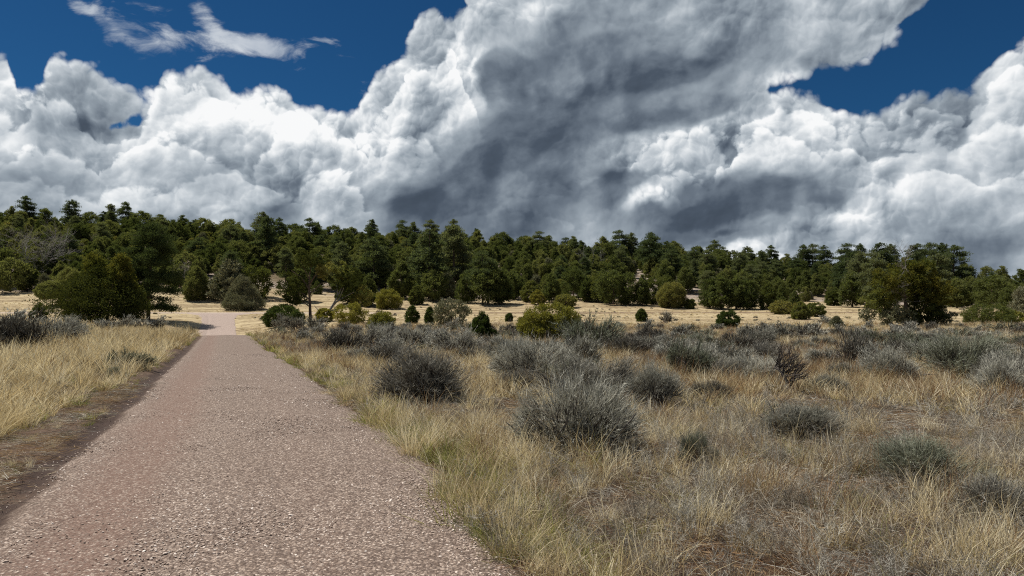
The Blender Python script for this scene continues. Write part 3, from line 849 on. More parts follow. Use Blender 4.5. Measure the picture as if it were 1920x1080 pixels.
def sage_mesh(r, height, width, twigs, tw, length, upright=.5, tousle=.5, fine=0, lean=0.0, stems=9):
    """A wiry dome: woody stems from one root, each carrying a brush of fine twigs that point up and out. Returns (twigs, stems)."""
    stem_parts, pts_all, dir_all = [], [], []
    for k in range(stems):
        a = 6.283 * (k + r.uniform(-.3, .3)) / stems; out = r.uniform(.25, 1.0)
        d = np.array([math.cos(a) * out + lean, math.sin(a) * out, upright + r.uniform(.05, .7) * (1.25 - out)])
        L = .72 * (height * .55 + width * .5 * out * .62)
        tb, p = limb((math.cos(a) * .04, math.sin(a) * .04, -.04), d, L, .024 * (width + .4), .007, r, .5, .30, 6, 5)
        stem_parts.append(tb)
        for j in range(3):
            i = int(r.integers(2, 6))
            dd = unit(unit(p[i] - p[i - 1]) + r.normal(size=3) * .6)
            tb, p2 = limb(p[i], dd, L * .55, .012 * (width + .4), .004, r, .5, .3, 4, 4)
            stem_parts.append(tb); pts_all += list(p2[2:]); dir_all += list(unit(np.diff(p2, axis=0)))[1:]
        pts_all += list(p[3:]); dir_all += list(unit(np.diff(p, axis=0)))[2:]
    pts_all = np.array(pts_all); dir_all = np.array(dir_all)
    i = r.integers(0, len(pts_all), twigs)
    base = pts_all[i] + r.normal(size=(twigs, 3)) * np.array([.05, .05, .04]) * width
    base[:, 2] = np.maximum(base[:, 2], 0.02)
    radial = unit(base - np.array([lean * .2, 0, height * .12]))
    d = unit(dir_all[i] * .5 + radial * .9 + np.array([lean * .6, 0, upright * .75]) + r.normal(size=(twigs, 3)) * tousle * .55)
    ln = length * r.uniform(.45, 1.25, twigs)
    tip = base + d * ln[:, None]
    # keep inside an uneven dome
    e = np.linalg.norm(tip * np.array([2 / width, 2 / width, 1 / height]), axis=1)
    a = np.arctan2(tip[:, 1], tip[:, 0]); lim = .95 + .62 * fnoise(np.cos(a) * 1.7 + 5, np.sin(a) * 1.7 + tip[:, 2] * 2.2, int(r.integers(99)), 3)
    s = np.minimum(1, lim / np.maximum(e, 1e-3))
    base = base * np.where(s < .8, s / .8, 1)[:, None]
    ln = ln * np.clip(s, .5, 1)
    bend = r.normal(size=(twigs, 3)) * .16
    tw_ = ribbons(base, d, ln, tw * r.uniform(.6, 1.4, twigs), bend, r.uniform(-.05, .12, twigs), 2, r)
    parts = [tw_]
    if fine:
        j = r.integers(0, twigs, fine)
        b2 = base[j] + d[j] * (ln[j] * r.uniform(.3, .95, fine))[:, None]
        d2 = unit(d[j] + r.normal(size=(fine, 3)) * .55)
        parts.append(ribbons(b2, d2, length * .42 * r.uniform(.4, 1.2, fine), tw * .9 * r.uniform(.6, 1.3, fine), r.normal(size=(fine, 3)) * .1, np.zeros(fine), 1, r))
    v, f = join(parts); v[:, 2] = np.maximum(v[:, 2], 0.0)
    along = np.concatenate([np.tile([0, 0, .5, .5, 1.0], twigs)] + ([np.tile([.6, .6, 1.0], fine)] if fine else []))
    v2, f2 = join(stem_parts)
    return (v, f, along), (v2, f2)


def tuft(r, n, h, width, spread, lean=.5, droop=.3, rad=.06, seg=3, curl=.25):
    """A bunch of grass."""
    a = r.random(n) * 6.283; q = r.random(n) ** .6
    base = np.stack([np.cos(a) * q * rad, np.sin(a) * q * rad, np.full(n, -.02)], -1)
    d = unit(np.stack([np.cos(a) * q * spread, np.sin(a) * q * spread, np.ones(n)], -1) + r.normal(size=(n, 3)) * np.array([lean, lean, .12]) * .45)
    ln = h * r.uniform(.45, 1.15, n)
    return ribbons(base, d, ln, width * r.uniform(.6, 1.3, n), r.normal(size=(n, 3)) * np.array([curl, curl, .02]), r.uniform(0, droop, n), seg, r)


def forb(r, n, h, width, twigs=7):
    """A dead weed: stiff stalks with many short side twigs."""
    a = r.random(n) * 6.283
    base = np.stack([np.cos(a), np.sin(a), np.zeros(n)], -1) * (r.random((n, 1)) * .07)
    d = unit(np.stack([np.cos(a) * .5, np.sin(a) * .5, np.ones(n)], -1) + r.normal(size=(n, 3)) * .25)
    ln = h * r.uniform(.5, 1.1, n)
    p1 = ribbons(base, d, ln, width * np.ones(n), r.normal(size=(n, 3)) * .1, np.zeros(n), 2, r)
    k = n * twigs; j = np.repeat(np.arange(n), twigs)
    b2 = base[j] + d[j] * (ln[j] * r.uniform(.25, 1, k))[:, None]
    d2 = unit(d[j] + r.normal(size=(k, 3)) * .75)
    p2 = ribbons(b2, d2, h * r.uniform(.08, .28, k), width * .8 * np.ones(k), r.normal(size=(k, 3)) * .15, np.zeros(k), 1, r)
    return join([p1, p2])


# ------------------------------------------------------------------ scatter: one object of many small plants or stones
def scatter_group():
    g = bpy.data.node_groups.new('scatter', 'GeometryNodeTree')
    g.interface.new_socket('Geometry', in_out='INPUT', socket_type='NodeSocketGeometry')
    g.interface.new_socket('Kinds', in_out='INPUT', socket_type='NodeSocketCollection')
    g.interface.new_socket('Geometry', in_out='OUTPUT', socket_type='NodeSocketGeometry')
    i = g.nodes.new('NodeGroupInput'); o = g.nodes.new('NodeGroupOutput')
    ci = g.nodes.new('GeometryNodeCollectionInfo'); ci.inputs['Separate Children'].default_value = True; ci.inputs['Reset Children'].default_value = True
    ip = g.nodes.new('GeometryNodeInstanceOnPoints'); ip.inputs['Pick Instance'].default_value = True
    g.links.new(i.outputs['Kinds'], ci.inputs[0])
    g.links.new(i.outputs['Geometry'], ip.inputs['Points']); g.links.new(ci.outputs[0], ip.inputs['Instance'])
    for nm, typ, sock in (('kind_index', 'INT', 'Instance Index'), ('turn', 'FLOAT_VECTOR', 'Rotation'), ('size', 'FLOAT_VECTOR', 'Scale')):
        a = g.nodes.new('GeometryNodeInputNamedAttribute'); a.data_type = typ; a.inputs['Name'].default_value = nm
        g.links.new(a.outputs['Attribute'], ip.inputs[sock])
    g.links.new(ip.outputs[0], o.inputs[0])
    return g


SCATTER = scatter_group()


def scatter(name, sources, pts, kinds, turn, size):
    """sources: list of (mesh name, mesh). One object, kind = stuff."""
    c = bpy.data.collections.new(name + '_kinds')
    for k, me in enumerate(sources):
        o = bpy.data.objects.new('%s_%03d' % (name, k), me); c.objects.link(o)
    me = bpy.data.meshes.new(name); n = len(pts)
    me.vertices.add(n); me.vertices.foreach_set('co', np.asarray(pts, np.float32).ravel())
    me.attributes.new('kind_index', 'INT', 'POINT').data.foreach_set('value', np.asarray(kinds, np.int32))
    me.attributes.new('turn', 'FLOAT_VECTOR', 'POINT').data.foreach_set('vector', np.asarray(turn, np.float32).ravel())
    me.attributes.new('size', 'FLOAT_VECTOR', 'POINT').data.foreach_set('vector', np.asarray(size, np.float32).ravel())
    o = link(name, me, kind='stuff')
    md = o.modifiers.new('scatter', 'NODES'); md.node_group = SCATTER
    for it in SCATTER.interface.items_tree:
        if it.name == 'Kinds': md[it.identifier] = c
    return o


def litter(r, n, width, length, rad):
    """Broken straw lying on the soil."""
    base = np.stack([r.normal(size=n) * rad, r.normal(size=n) * rad, r.uniform(.004, .03, n)], -1)
    a = r.random(n) * 6.283
    d = unit(np.stack([np.cos(a), np.sin(a), r.normal(size=n) * .12], -1))
    return ribbons(base, d, length * r.uniform(.3, 1.2, n), width * r.uniform(.6, 1.3, n), r.normal(size=(n, 3)) * np.array([.15, .15, .02]), np.zeros(n), 2, r)
# ------------------------------------------------------------------ loose stone on the road
def pebble(r, k):
    bm = bmesh.new(); bmesh.ops.create_icosphere(bm, subdivisions=1, radius=1.0)
    s = np.array([1.0, r.uniform(.65, .95), r.uniform(.45, .75)])
    for v in bm.verts: v.co = Vector([c * q for c, q in zip(v.co, s)]) * r.uniform(.72, 1.15)
    me = bpy.data.meshes.new('pebble'); bm.to_mesh(me); bm.free(); me.materials.append(MATS['stone']); return me


pebbles = [pebble(rng, k) for k in range(7)]
P, S = [], []
for y0, y1, dens, s0, s1 in ((2.6, 4.6, 1400, .0062, .0160), (4.6, 7, 1100, .0068, .0165), (7, 11, 620, .0080, .0185), (11, 17, 300, .010, .022), (17, 30, 110, .014, .027)):
    n = int(dens * (y1 - y0) * 5.4)
    y = rng.uniform(y0, y1, n); f = rng.uniform(-.32, 1.06, n)
    keep = np.where(f < -.1, .10, np.where(f < 0.0, .20, 1.0)) * (1 - .88 * np.exp(-((f - .20 - .06 * fnoise(y / 2, f * 0, 4)) / .125) ** 4)) * np.where(f > .99, .35, 1) * (.75 + .30 * fnoise(f * 5, y * 1.2, 50, 3))
    ok = rng.random(n) < keep; y, f = y[ok], f[ok]
    x = road_l(y) + f * (road_r(y) - road_l(y))
    hz = np.interp(f, fs, fh)
    s = s0 + (s1 - s0) * rng.random(len(y)) ** 2.2; s[rng.random(len(y)) < .012] *= 1.6
    P.append(np.stack([x, y, land(x, y) + hz - s * .05], -1)); S.append(s)
P = np.concatenate(P); S = np.concatenate(S); n = len(P)
scatter('gravel', pebbles, P, rng.integers(0, 7, n), np.stack([rng.normal(size=n) * .3, rng.normal(size=n) * .3, rng.random(n) * 6.28], -1), np.stack([S, S, S * .62], -1))

# ------------------------------------------------------------------ grass and weeds
TYPES = ('straw', 'brown_grass', 'green_grass', 'gray_forb', 'red_grass')


def tuft_set(lod):
    w = (.0046, .0095, .019, .030)[lod]; n = (54, 38, 24, 16)[lod]; seg = (3, 3, 2, 2)[lod]
    out = []
    for ty in TYPES:
        for k in range(5):
            r = np.random.default_rng(100 * lod + 10 * TYPES.index(ty) + k)
            if ty == 'straw': v, f = tuft(r, n, .46, w * 1.1, .38, .40, .45, .085, seg, .28)
            elif ty == 'brown_grass': v, f = tuft(r, n, .30, w, .85, .9, .75, .12, seg, .5)
            elif ty == 'green_grass': v, f = tuft(r, int(n * 1.2), .27, w, .75, .6, .7, .11, seg, .4)
            elif ty == 'red_grass': v, f = tuft(r, int(n * .9), .44, w * .8, .35, .35, .3, .10, seg, .25)
            else: v, f = forb(r, (14, 11, 8, 6)[lod], .25, w * .85, (16, 11, 6, 3)[lod])
            out.append(mesh_np('tuft', v, f, MATS[ty]))
    return out


def grass_points(y0, y1, dens, size=1.0, half=.98):
    area = (y1**2 - y0**2) / 2 * 2 * half + 4 * (y1 - y0)
    n = int(area * dens)
    y = np.sqrt(rng.random(n) * (y1**2 - y0**2) + y0**2); x = (rng.random(n) * 2 - 1) * (y * half + 2)
    f = (x - road_l(y)) / (road_r(y) - road_l(y)); dl = road_l(y) - bare_verge(y) - x; dr = x - road_r(y)
    big = fnoise(x / 2.2, y / 2.2, 12, 3); fine = fnoise(x / .7, y / .7, 13, 3); huge = fnoise(x / 9, y / 9, 14, 3)
    left = f < .45
    d = np.where(left, dl, dr)
    p = np.clip((d + .16 + fine * .34) / .34, 0, 1) * np.where(left, np.clip(.62 + big * 1.0 + fine * .6 + (y > 20) * .25, .05, 1), np.clip(.78 + big * 1.2 + fine * 1.1 + (y > 14) * .22 + np.clip(1 - d / 1.1, 0, 1) * .6, .03, 1))
    # a thin growth of green down the road's left verge
    vg = left & (dl < .1) & (f < -.09); p = np.where(vg, np.clip(.62 + fine * 1.8 + big * .8, 0, 1), p)
    p = np.where((f > -.09) & (f < .95), .0, p)
    ok = rng.random(n) < p
    x, y, d, big, fine, huge, left, vg = (q[ok] for q in (x, y, d, big, fine, huge, left, vg)); n = len(x)
    u = rng.random(n)
    # shares of straw, brown, green, forb, red
    W = np.zeros((n, 5))
    W[left] = (.84, .07, .04, .03, .02)
    W[~left] = (.19, .36, .05, .33, .07)
    mid = (~left) & (y > 13); W[mid] = (.34, .36, .03, .11, .16)
    W[:, 0] *= np.clip(1 + huge * 1.6 + big, .1, 3); W[:, 4] *= np.clip(1 + big * 2.2 - huge, .05, 3); W[:, 3] *= np.clip(1 - big * 2 - huge, .05, 3)
    edge = np.clip(1 - d / np.where(left, .7, .85), 0, 1)
    W[:, 2] += edge * np.where(left, .4, 2.2); W[:, 0] += edge * 1.2 * (~left)
    W[vg] = (.12, .50, .33, .05, 0)
    W /= W.sum(1, keepdims=True)
    ty = (u[:, None] > np.cumsum(W, 1)).sum(1).clip(0, 4)
    kind = ty * 5 + rng.integers(0, 5, n)
    s = size * rng.uniform(.55, 1.25, n) * np.where(vg, .5, 1.0) * np.where(left, np.clip(.62 + d * .45, .55, 1) * 1.35, np.where(ty == 0, .92, 1.06)) * np.clip(1 + big * .35, .6, 1.4)
    flat = np.where((rng.random(n) < .18) & (ty != 3), rng.uniform(.5, 1.1, n), np.abs(rng.normal(size=n)) * .14)
    th = rng.random(n) * 6.283
    turn = np.stack([flat * np.cos(th), flat * np.sin(th), rng.random(n) * 6.283], -1)
    sz = np.stack([s, s, s * rng.uniform(.8, 1.15, n)], -1)
    return np.stack([x, y, land(x, y) - .01], -1), kind, turn, sz


for nm, lod, rings in (('grass_nearby', 0, ((2.2, 7, 70, 1.1), (7, 11, 46, 1.15))), ('grass_beyond', 1, ((11, 18, 26, 1.2), (18, 29, 15, 1.25))), ('grass_far', 2, ((29, 48, 7.0, 1.3), (48, 84, 3.2, 1.3)))):
    q = [grass_points(a, b, d, s) for a, b, d, s in rings]
    scatter(nm, tuft_set(lod), *(np.concatenate(z) for z in zip(*q)))

# broken straw on the bare soil, and thin gravel spilled over the road's edges
lit = []
for k in range(6):
    r = np.random.default_rng(80 + k); lit.append(mesh_np('litter', *litter(r, 46, .0045, .16, .13), MATS[('red_grass', 'brown_grass', 'gray_forb')[k % 3]]))
n = 8000; y = np.sqrt(rng.random(n) * (17**2 - 2.4**2) + 2.4**2); x = (rng.random(n) * 2 - 1) * (y * .78 + 1)
f = (x - road_l(y)) / (road_r(y) - road_l(y)); ok = (f > 1.0) | (f < -.08); ok &= rng.random(n) < np.where(f < .5, .55, .8)
x, y = x[ok], y[ok]; n = len(x); s = rng.uniform(.7, 1.3, n) * np.interp(y, [3, 17], [.9, 1.5])
scatter('straw_litter', lit, np.stack([x, y, land(x, y) + .012], -1), rng.integers(0, 6, n), np.stack([np.zeros(n), np.zeros(n), rng.random(n) * 6.28], -1), np.stack([s, s, s], -1))

# the cured meadow beyond: short pale bunches
n = 22000
y = np.sqrt(rng.random(n) * (176**2 - 76**2) + 76**2); x = (rng.random(n) * 2 - 1) * y * .95
f = (x - road_l(y)) / (road_r(y) - road_l(y)); big = fnoise(x / 14, y / 4, 41, 3)
ok = ((f < -.4) | (f > 1.1) | (y > 127)) & (np.abs(y - 128.6 - np.where(x > -24, (x + 24) * .04, 0)) > 2.6) & (rng.random(n) < .55 + big * 1.2)
x, y = x[ok], y[ok]; n = len(x)
s = rng.uniform(.5, .95, n)
scatter('grass_meadow', tuft_set(3)[:10], np.stack([x, y, land(x, y) - .02], -1), np.where(rng.random(n) < .70, 0, 5) + rng.integers(0, 5, n),
        np.stack([rng.normal(size=n) * .15, rng.normal(size=n) * .15, rng.random(n) * 6.28], -1), np.stack([s * 1.9, s * 1.9, s * .8], -1))


# ------------------------------------------------------------------ things made of children
def thing(name, label, cat, loc, rotz=0.0, group=None, scale=None):
    o = link(name, None, None, loc, rotz, scale)
    o.empty_display_size = .2
    o['label'] = label; o['category'] = cat
    if group: o['group'] = group
    return o


ORD = ('first', 'second', 'third', 'fourth', 'fifth', 'sixth', 'seventh', 'eighth', 'ninth', 'tenth', 'eleventh', 'twelfth')


def ordinal_labels(items):
    """items: list of (px, cell text). Gives each its own words: only those in the middle of a crowd share theirs."""
    cells = {}
    for i, (px, cell) in enumerate(items): cells.setdefault(cell, []).append(i)
    out = [None] * len(items)
    for cell, ids in cells.items():
        ids.sort(key=lambda i: items[i][0])
        n = len(ids)
        names = {1: [''], 2: ['left of two:', 'right of two:'], 3: ['leftmost of three:', 'middle of three:', 'rightmost of three:']}.get(n)
        if names is None:
            h = (n + 1) // 2; names = [ORD[k] + '-from-left' if k else 'leftmost' for k in range(h)] + [ORD[k] + '-from-right' if k else 'rightmost' for k in range(n - h)][::-1]
        for i, nm in zip(ids, names): out[i] = ('%s %s' % (nm, cell)).strip()
    return out


# ------------------------------------------------------------------ sagebrush
def sage_set(lod):
    out = []
    for k in range(6):
        r = np.random.default_rng(500 + lod * 20 + k)
        tw = (.0062, .014, .032)[lod]; n = (4200, 1700, 560)[lod]; fine = (5200, 1500, 260)[lod]
        t_, s_ = sage_mesh(r, .82, 1.35, n, tw, .26, upright=.42 + .1 * (k % 3), tousle=.45 + .15 * (k % 2), fine=fine, lean=(-.15, .1, 0, .25, 0, -.1)[k], stems=(15, 12, 9)[lod])
        mat = ('sage_leaf', 'sage_dark', 'sage_leaf', 'sage_green', 'sage_leaf', 'sage_dark')[k] if lod else ('sage_silver', 'sage_dark', 'sage_silver', 'sage_green', 'sage_leaf', 'sage_dark')[k]
        out.append((mesh_np('twigs', t_[0], t_[1], MATS[mat], False, {'along': t_[2]}), mesh_np('stems', *s_, MATS['sage_wood'], True)))
    return out


SAGE = [sage_set(0), sage_set(1), sage_set(2)]
SAGE_GROUP = 'grey sagebrush on the grassy flat'


def sagebrush(label, x, y, width, height, kind, rotz=None, name='sagebrush', cat='sagebrush', group=SAGE_GROUP, dz=-.03):
    lod = 0 if y < 19 else 1 if y < 42 else 2
    tw, st = SAGE[lod][kind]
    t = thing(name, label, cat, (x, y, ground_z(x, y) + dz), rng.random() * 6.28 if rotz is None else rotz, group, (width / 1.35, width / 1.35, height / .82))
    link('twigs', tw, t); link('stems', st, t)
    return t


NAMED_SAGE = [  # px, base row, width, height (photograph pixels), kind, label
    (797, 752, 178, 84, 1, 'broad dark sagebrush mound nearest the gravel road'),
    (1000, 722, 135, 76, 0, 'pale-topped rounded sagebrush behind the large foreground one'),
    (1090, 700, 110, 60, 2, 'silvery sagebrush at the right shoulder of the pale-topped round one'),
    (1082, 852, 205, 128, 0, 'large tousled silver sagebrush in the foreground grass'),
    (982, 815, 46, 46, 4, 'small grey sagebrush dome left of the large foreground one'),
    (1226, 764, 105, 72, 4, 'twiggy greyish sagebrush right of the large foreground one'),
    (1285, 710, 100, 62, 3, 'dark olive-grey sagebrush behind the twiggy greyish one'),
    (1368, 722, 84, 42, 1, 'low dark sagebrush left of the bare windswept bush'),
    (1410, 722, 96, 50, 0, 'grey sagebrush mound directly left of the bare windswept bush'),
    (1552, 740, 74, 34, 4, 'low greyish sagebrush at the right foot of the windswept bush'),
    (1606, 692, 92, 58, 1, 'dark spreading sagebrush with black inner branches in the middle distance'),
    (1668, 722, 108, 62, 2, 'blue-grey sagebrush in front of the dark spreading one'),
    (1808, 712, 146, 72, 3, 'big dome of grey-green sagebrush towards the right edge'),
    (1888, 748, 116, 70, 2, 'grey sagebrush cut by the right edge of the view'),
    (1305, 872, 62, 52, 3, 'small upright tuft of grey-green stems on bare red soil'),
    (1722, 908, 176, 72, 3, 'wide fan of dark green-grey stems in the right foreground'),
    (1872, 985, 160, 76, 1, 'dark brittle shrub low in the right foreground corner'),
    (1500, 820, 150, 56, 4, 'faded thin sagebrush among brown grass in the right middle ground'),
    (1110, 664, 110, 62, 3, 'tall grey-green sagebrush beside the big yellow-green bush'),
    (640, 664, 96, 40, 1, 'dark sagebrush closest to the far end of the road on its right'),
    (705, 655, 70, 40, 2, 'pale sagebrush next to the dark one by the road end'),
    (768, 658, 84, 44, 0, 'grey sagebrush in the band left of the dark young juniper'),
    (858, 668, 96, 46, 4, 'grey sagebrush in front of the dark young juniper'),
    (240, 696, 72, 36, 3, 'lone blue-green sagebrush at the left verge of the road'),
    (215, 712, 34, 22, 3, 'little sagebrush clump hugging the lone one on the left verge'),
    (30, 662, 120, 62, 1, 'dark sagebrush mass at the left edge of the view'),
    (95, 652, 90, 50, 4, 'sagebrush right of the dark mass at the left edge'),
    (145, 638, 70, 34, 2, 'low sagebrush at the right end of the left-hand clump'),
    (15, 626, 110, 34, 2, 'pale sagebrush behind the dark mass at the left edge'),
    (195, 622, 46, 22, 0, 'silver sagebrush below the left end of the broad juniper'),
    (230, 620, 44, 22, 2, 'silver sagebrush below the middle of the broad juniper'),
    (262, 619, 44, 22, 0, 'silver sagebrush below the trunk of the tall pine'),
    (295, 618, 40, 20, 2, 'silver sagebrush just right of the tall pine trunk'),
    (354, 625, 26, 11, 3, 'tiny sagebrush on the grass bank left of the road end'),
    (530, 620, 40, 24, 2, 'silver sagebrush in front of the low shrub at the two-trunked juniper'),
    (556, 620, 40, 26, 0, 'silver sagebrush below the trunk of the two-trunked juniper'),
    (590, 622, 50, 24, 4, 'greyish sagebrush right of the two-trunked juniper base'),
    (1550, 610, 40, 14, 2, 'small sagebrush by the young pine in the meadow edge'),
    (1250, 606, 26, 20, 4, 'reddish grey leafless bush at the meadow edge'),
]
taken = [at(1490, 742) + (1.3,), at(1490, 790) + (1.0,), at(1500, 725) + (1.0,)]
for px, row, w, h, k, lab in NAMED_SAGE:
    x, y = at(px, row)
    taken.append((x, y, w / FPX * y * .5))
    sagebrush(lab, x, y, w / FPX * y * 1.18, h / FPX * y * 1.36, k)

SAGE_ZONES = [(-9e9, 200, 'below the broad dark juniper'), (200, 480, 'beside the road end'), (480, 680, 'below the two-trunked juniper'), (680, 820, 'below the cone juniper pair'), (820, 960, 'around the dark young juniper'),
              (960, 1120, 'by the yellow-green bush'), (1120, 1300, 'before the round bush'), (1300, 1450, 'below the round meadow bush'), (1450, 1620, 'around the windswept bare bush'), (1620, 1800, 'below the spreading juniper'), (1800, 9e9, 'below the wide olive juniper')]
ROWS = [(0, 20, 'in near grass'), (20, 32, 'in mid grass'), (32, 48, 'in the thicket'), (48, 66, 'further back'), (66, 999, 'at the meadow edge')]
cand = []
tries = 0
while len(cand) < 272 and tries < 20000:
    tries += 1
    y = math.sqrt(rng.random() * (77**2 - 13**2) + 13**2) if rng.random() < .78 else rng.uniform(12.5, 40); x = (rng.random() * 2 - 1) * y * .74
    rl, rr = float(road_l(y)), float(road_r(y))
    if rl - 3.5 - .1 * y < x < rr + 1.8: continue
    px, py, _ = project(x, y, ground_z(x, y))
    if x < rl and not (px < 175 and y > 38 or px < 330 and y > 56): continue
    d = fnoise(np.array([x / 7.0]), np.array([y / 7.0]), 61, 3)[0]
    if rng.random() > .40 + d * 1.5 + (.40 if 30 < y < 70 else 0): continue
    w = rng.uniform(.7, 2.3)
    if any((x - a)**2 + (y - b)**2 < (w * .42 + c * .72)**2 for a, b, c in taken): continue
    taken.append((x, y, w * .5)); cand.append((px, x, y, w))
HUE = ('pale grey', 'dark grey', 'pale grey', 'grey-green', 'pale grey', 'dark grey')
kinds = [int(rng.integers(0, 6)) for c in cand]
items = [(px, '%s %s sagebrush %s %s' % ('big' if w > 1.65 else 'small', HUE[k], next(r[2] for r in ROWS if r[0] <= y < r[1]), next(z[2] for z in SAGE_ZONES if z[0] <= px < z[1]))) for (px, x, y, w), k in zip(cand, kinds)]
for (px, x, y, w), k, lab in zip(cand, kinds, ordinal_labels(items)):
    sagebrush(lab, x, y, w, w * rng.uniform(.42, .60), k)

# small scrub dotted over the meadow and thickening the far band
P = []
for k in range(2300):
    y = math.sqrt(rng.random() * (160**2 - 44**2) + 44**2); x = (rng.random() * 2 - 1) * y * .74
    f = (x - float(road_l(y))) / float(road_r(y) - road_l(y))
    if -.8 < f < 1.7 or abs(y - 128.6) < 5: continue
    d = fnoise(np.array([x / 9.0]), np.array([y / 5.0]), 63, 3)[0]
    if x < road_l(y) and y < 60: continue
    if 74 < y < 90 and rng.random() < .75: continue
    if rng.random() < (.24 if y > 88 else .42) + d * .8: P.append((x, y, rng.uniform(.25, .6) if y > 88 else rng.uniform(.3, .75)))
P = np.array(P); n = len(P)
scatter('low_scrub', [q[0] for q in SAGE[2]], np.stack([P[:, 0], P[:, 1], land(P[:, 0], P[:, 1]) - .02], -1), rng.integers(0, 6, n), np.stack([np.zeros(n), np.zeros(n), rng.random(n) * 6.28], -1), np.stack([P[:, 2], P[:, 2], P[:, 2] * .8], -1))

# the bare windswept bush: a crooked black stem with limbs combed to the right
r = np.random.default_rng(77)
x, y = at(1478, 742); s = y / FPX
parts = []
tb, main = limb((0, 0, -.05), (.25, 0, 1), 68 * s, .035, .022, r, .5, .5, 7, 7); parts.append(tb)
for a in range(34):
    i = int(r.integers(2, 8)); p = main[min(i, 7)]
    d = np.array([r.uniform(.1, 1.0), r.normal() * .5, r.uniform(.2, 1.0)])
    tb, q = limb(p, d, r.uniform(30, 60) * s, .012, .004, r, .45, .25, 6, 4); parts.append(tb)
    for b in range(9):
        k = int(r.integers(1, 6)); tb, _ = limb(q[k], unit(q[k + 1] - q[k]) + r.normal(size=3) * .35 + np.array([.25, 0, .1]), r.uniform(10, 26) * s, .005, .0022, r, .3, .2, 3, 3); parts.append(tb)
for a in range(16):
    tb, q = limb((r.normal() * .1, r.normal() * .1, 0), (r.uniform(-1.2, .6), r.normal() * .6, r.uniform(.25, .8)), r.uniform(20, 50) * s, .012, .003, r, .5, .25, 6, 4); parts.append(tb)
t = thing('dead_bush', 'bare black windswept bush with limbs curving to the right', 'bush', (x, y, ground_z(x, y)))
link('stems', mesh_np('stems', *join(parts), MATS['dark_wood'], True), t)
# ------------------------------------------------------------------ trees and bushes one can point to
def woody(label, name, cat, px, row, wpx, hpx, style, mat=None, seed=0, trunk=None, **kw):
    """A tree that stands where the photograph shows its foot at (px, row), wpx wide and hpx tall in photograph pixels."""
    x, y = at(px, row); s = y / FPX; W, H = wpx * s, hpx * s
    r = np.random.default_rng(900 + seed)
    t = thing(name, label, cat, (x, y, ground_z(x, y) - .05), 0.0, kw.get('group'))
    leaf = kw.get('leaf', .075 if y < 62 else .09 if y < 95 else .12); per = kw.get('per', 130 if y < 62 else 90)
    n = kw.get('clumps', int(np.clip(W * H * 13, 90, 420)))
    prof = {'round': prof_round(), 'cone': prof_cone(), 'egg': prof_egg(), 'flat': prof_flat()}[style]
    cr = kw.get('clump_r', .095)
    me = crown_mesh('crown', mat or 'juniper_green', H, W, prof, n, per, leaf, r, cr, kw.get('fill', .35), kw.get('lump', .3), kw.get('z0', 0.0), seed)
    link('crown', me, t)
    link('trunk', trunk_mesh('trunk', 'bark', H * .8, max(.03, W * .028), r, limbs=kw.get('limbs', 6), limb_len=W * .42, z_from=.1), t)
    return t


J, P_, PP, B = ('juniper_tree', 'juniper'), ('pinyon_pine', 'pinyon pine'), ('ponderosa_pine', 'ponderosa pine'), ('juniper_bush', 'bush')

# the broad double-topped juniper at the left of the road
x, y = at(186, 605); s = y / FPX; r = np.random.default_rng(1)
t = thing(J[0], 'broad dark juniper with two rusty-tipped tops left of the road', J[1], (x, y, ground_z(x, y) - .05))
for nm, dx_, w, h, mat, n, z0 in (('crown', 6, 152, 84, 'dark_juniper', 380, 0), ('crown', -16, 66, 135, 'rusty_green', 200, 40), ('crown', 40, 62, 130, 'rusty_green', 190, 44), ('crown', 0, 106, 106, 'dark_juniper', 240, 20), ('crown', -38, 56, 92, 'dark_juniper', 110, 10), ('crown', 52, 56, 78, 'dark_juniper', 110, 8)):
    me = crown_mesh('crown', mat, h * s, w * s, prof_round() if z0 == 0 else prof_cone(.8), n, 70, .125, r, .085 if w > 120 else .12, .35, .35, z0 * s, int(w))
    link('crown', me, t, (dx_ * s, r.normal() * .4 + (.5 if z0 > 20 else -.3), 0))
for a in range(5):
    v, f = join([limb((r.normal() * .3, r.normal() * .3, -.1), (r.uniform(-.6, .6), r.normal() * .3, 1), 95 * s, .16, .03, r, .4, .2, 7, 7)[0]])
    link('limb', mesh_np('limb', v, f, MATS['bark'], True), t)

# the pine whose trunk shows beside it
def standing_pine(label, name, cat, px, row, wpx, hpx, mat, seed, tiers, per_tier, z0, dx=0.0, leaf=.14, per=34, ragged=.35, droop=.08, r0=.0125, group=None):
    x, y = at(px, row); s = y / FPX; W, H = wpx * s, hpx * s; r = np.random.default_rng(seed)
    t = thing(name, label, cat, (x, y, ground_z(x, y) - .05), 0.0, group)
    me, tubes = pine_crown('crown', mat, H, W, tiers, per_tier, per, leaf, r, z0, ragged, droop)
    link('crown', me, t, (dx * s, 0, 0))
    st = tube([(0, 0, -.2), (0, 0, H * .3), (dx * s * .6, 0, H * .62), (dx * s, 0, H * .97)], [H * r0 * 1.9, H * r0 * 1.5, H * r0 * .9, .02], 8)
    link('trunk', mesh_np('trunk', *join([st]), MATS['bark'], True), t)
    link('limbs', mesh_np('limbs', *join(tubes), MATS['bark'], True), t)
    return t


standing_pine('tall dark pine with bare lower trunk right of the broad juniper', P_[0], P_[1], 278, 600, 112, 184, 'dark_pine', 11, 12, 9, .16, 6, .13, 110, .3, .12, .011)

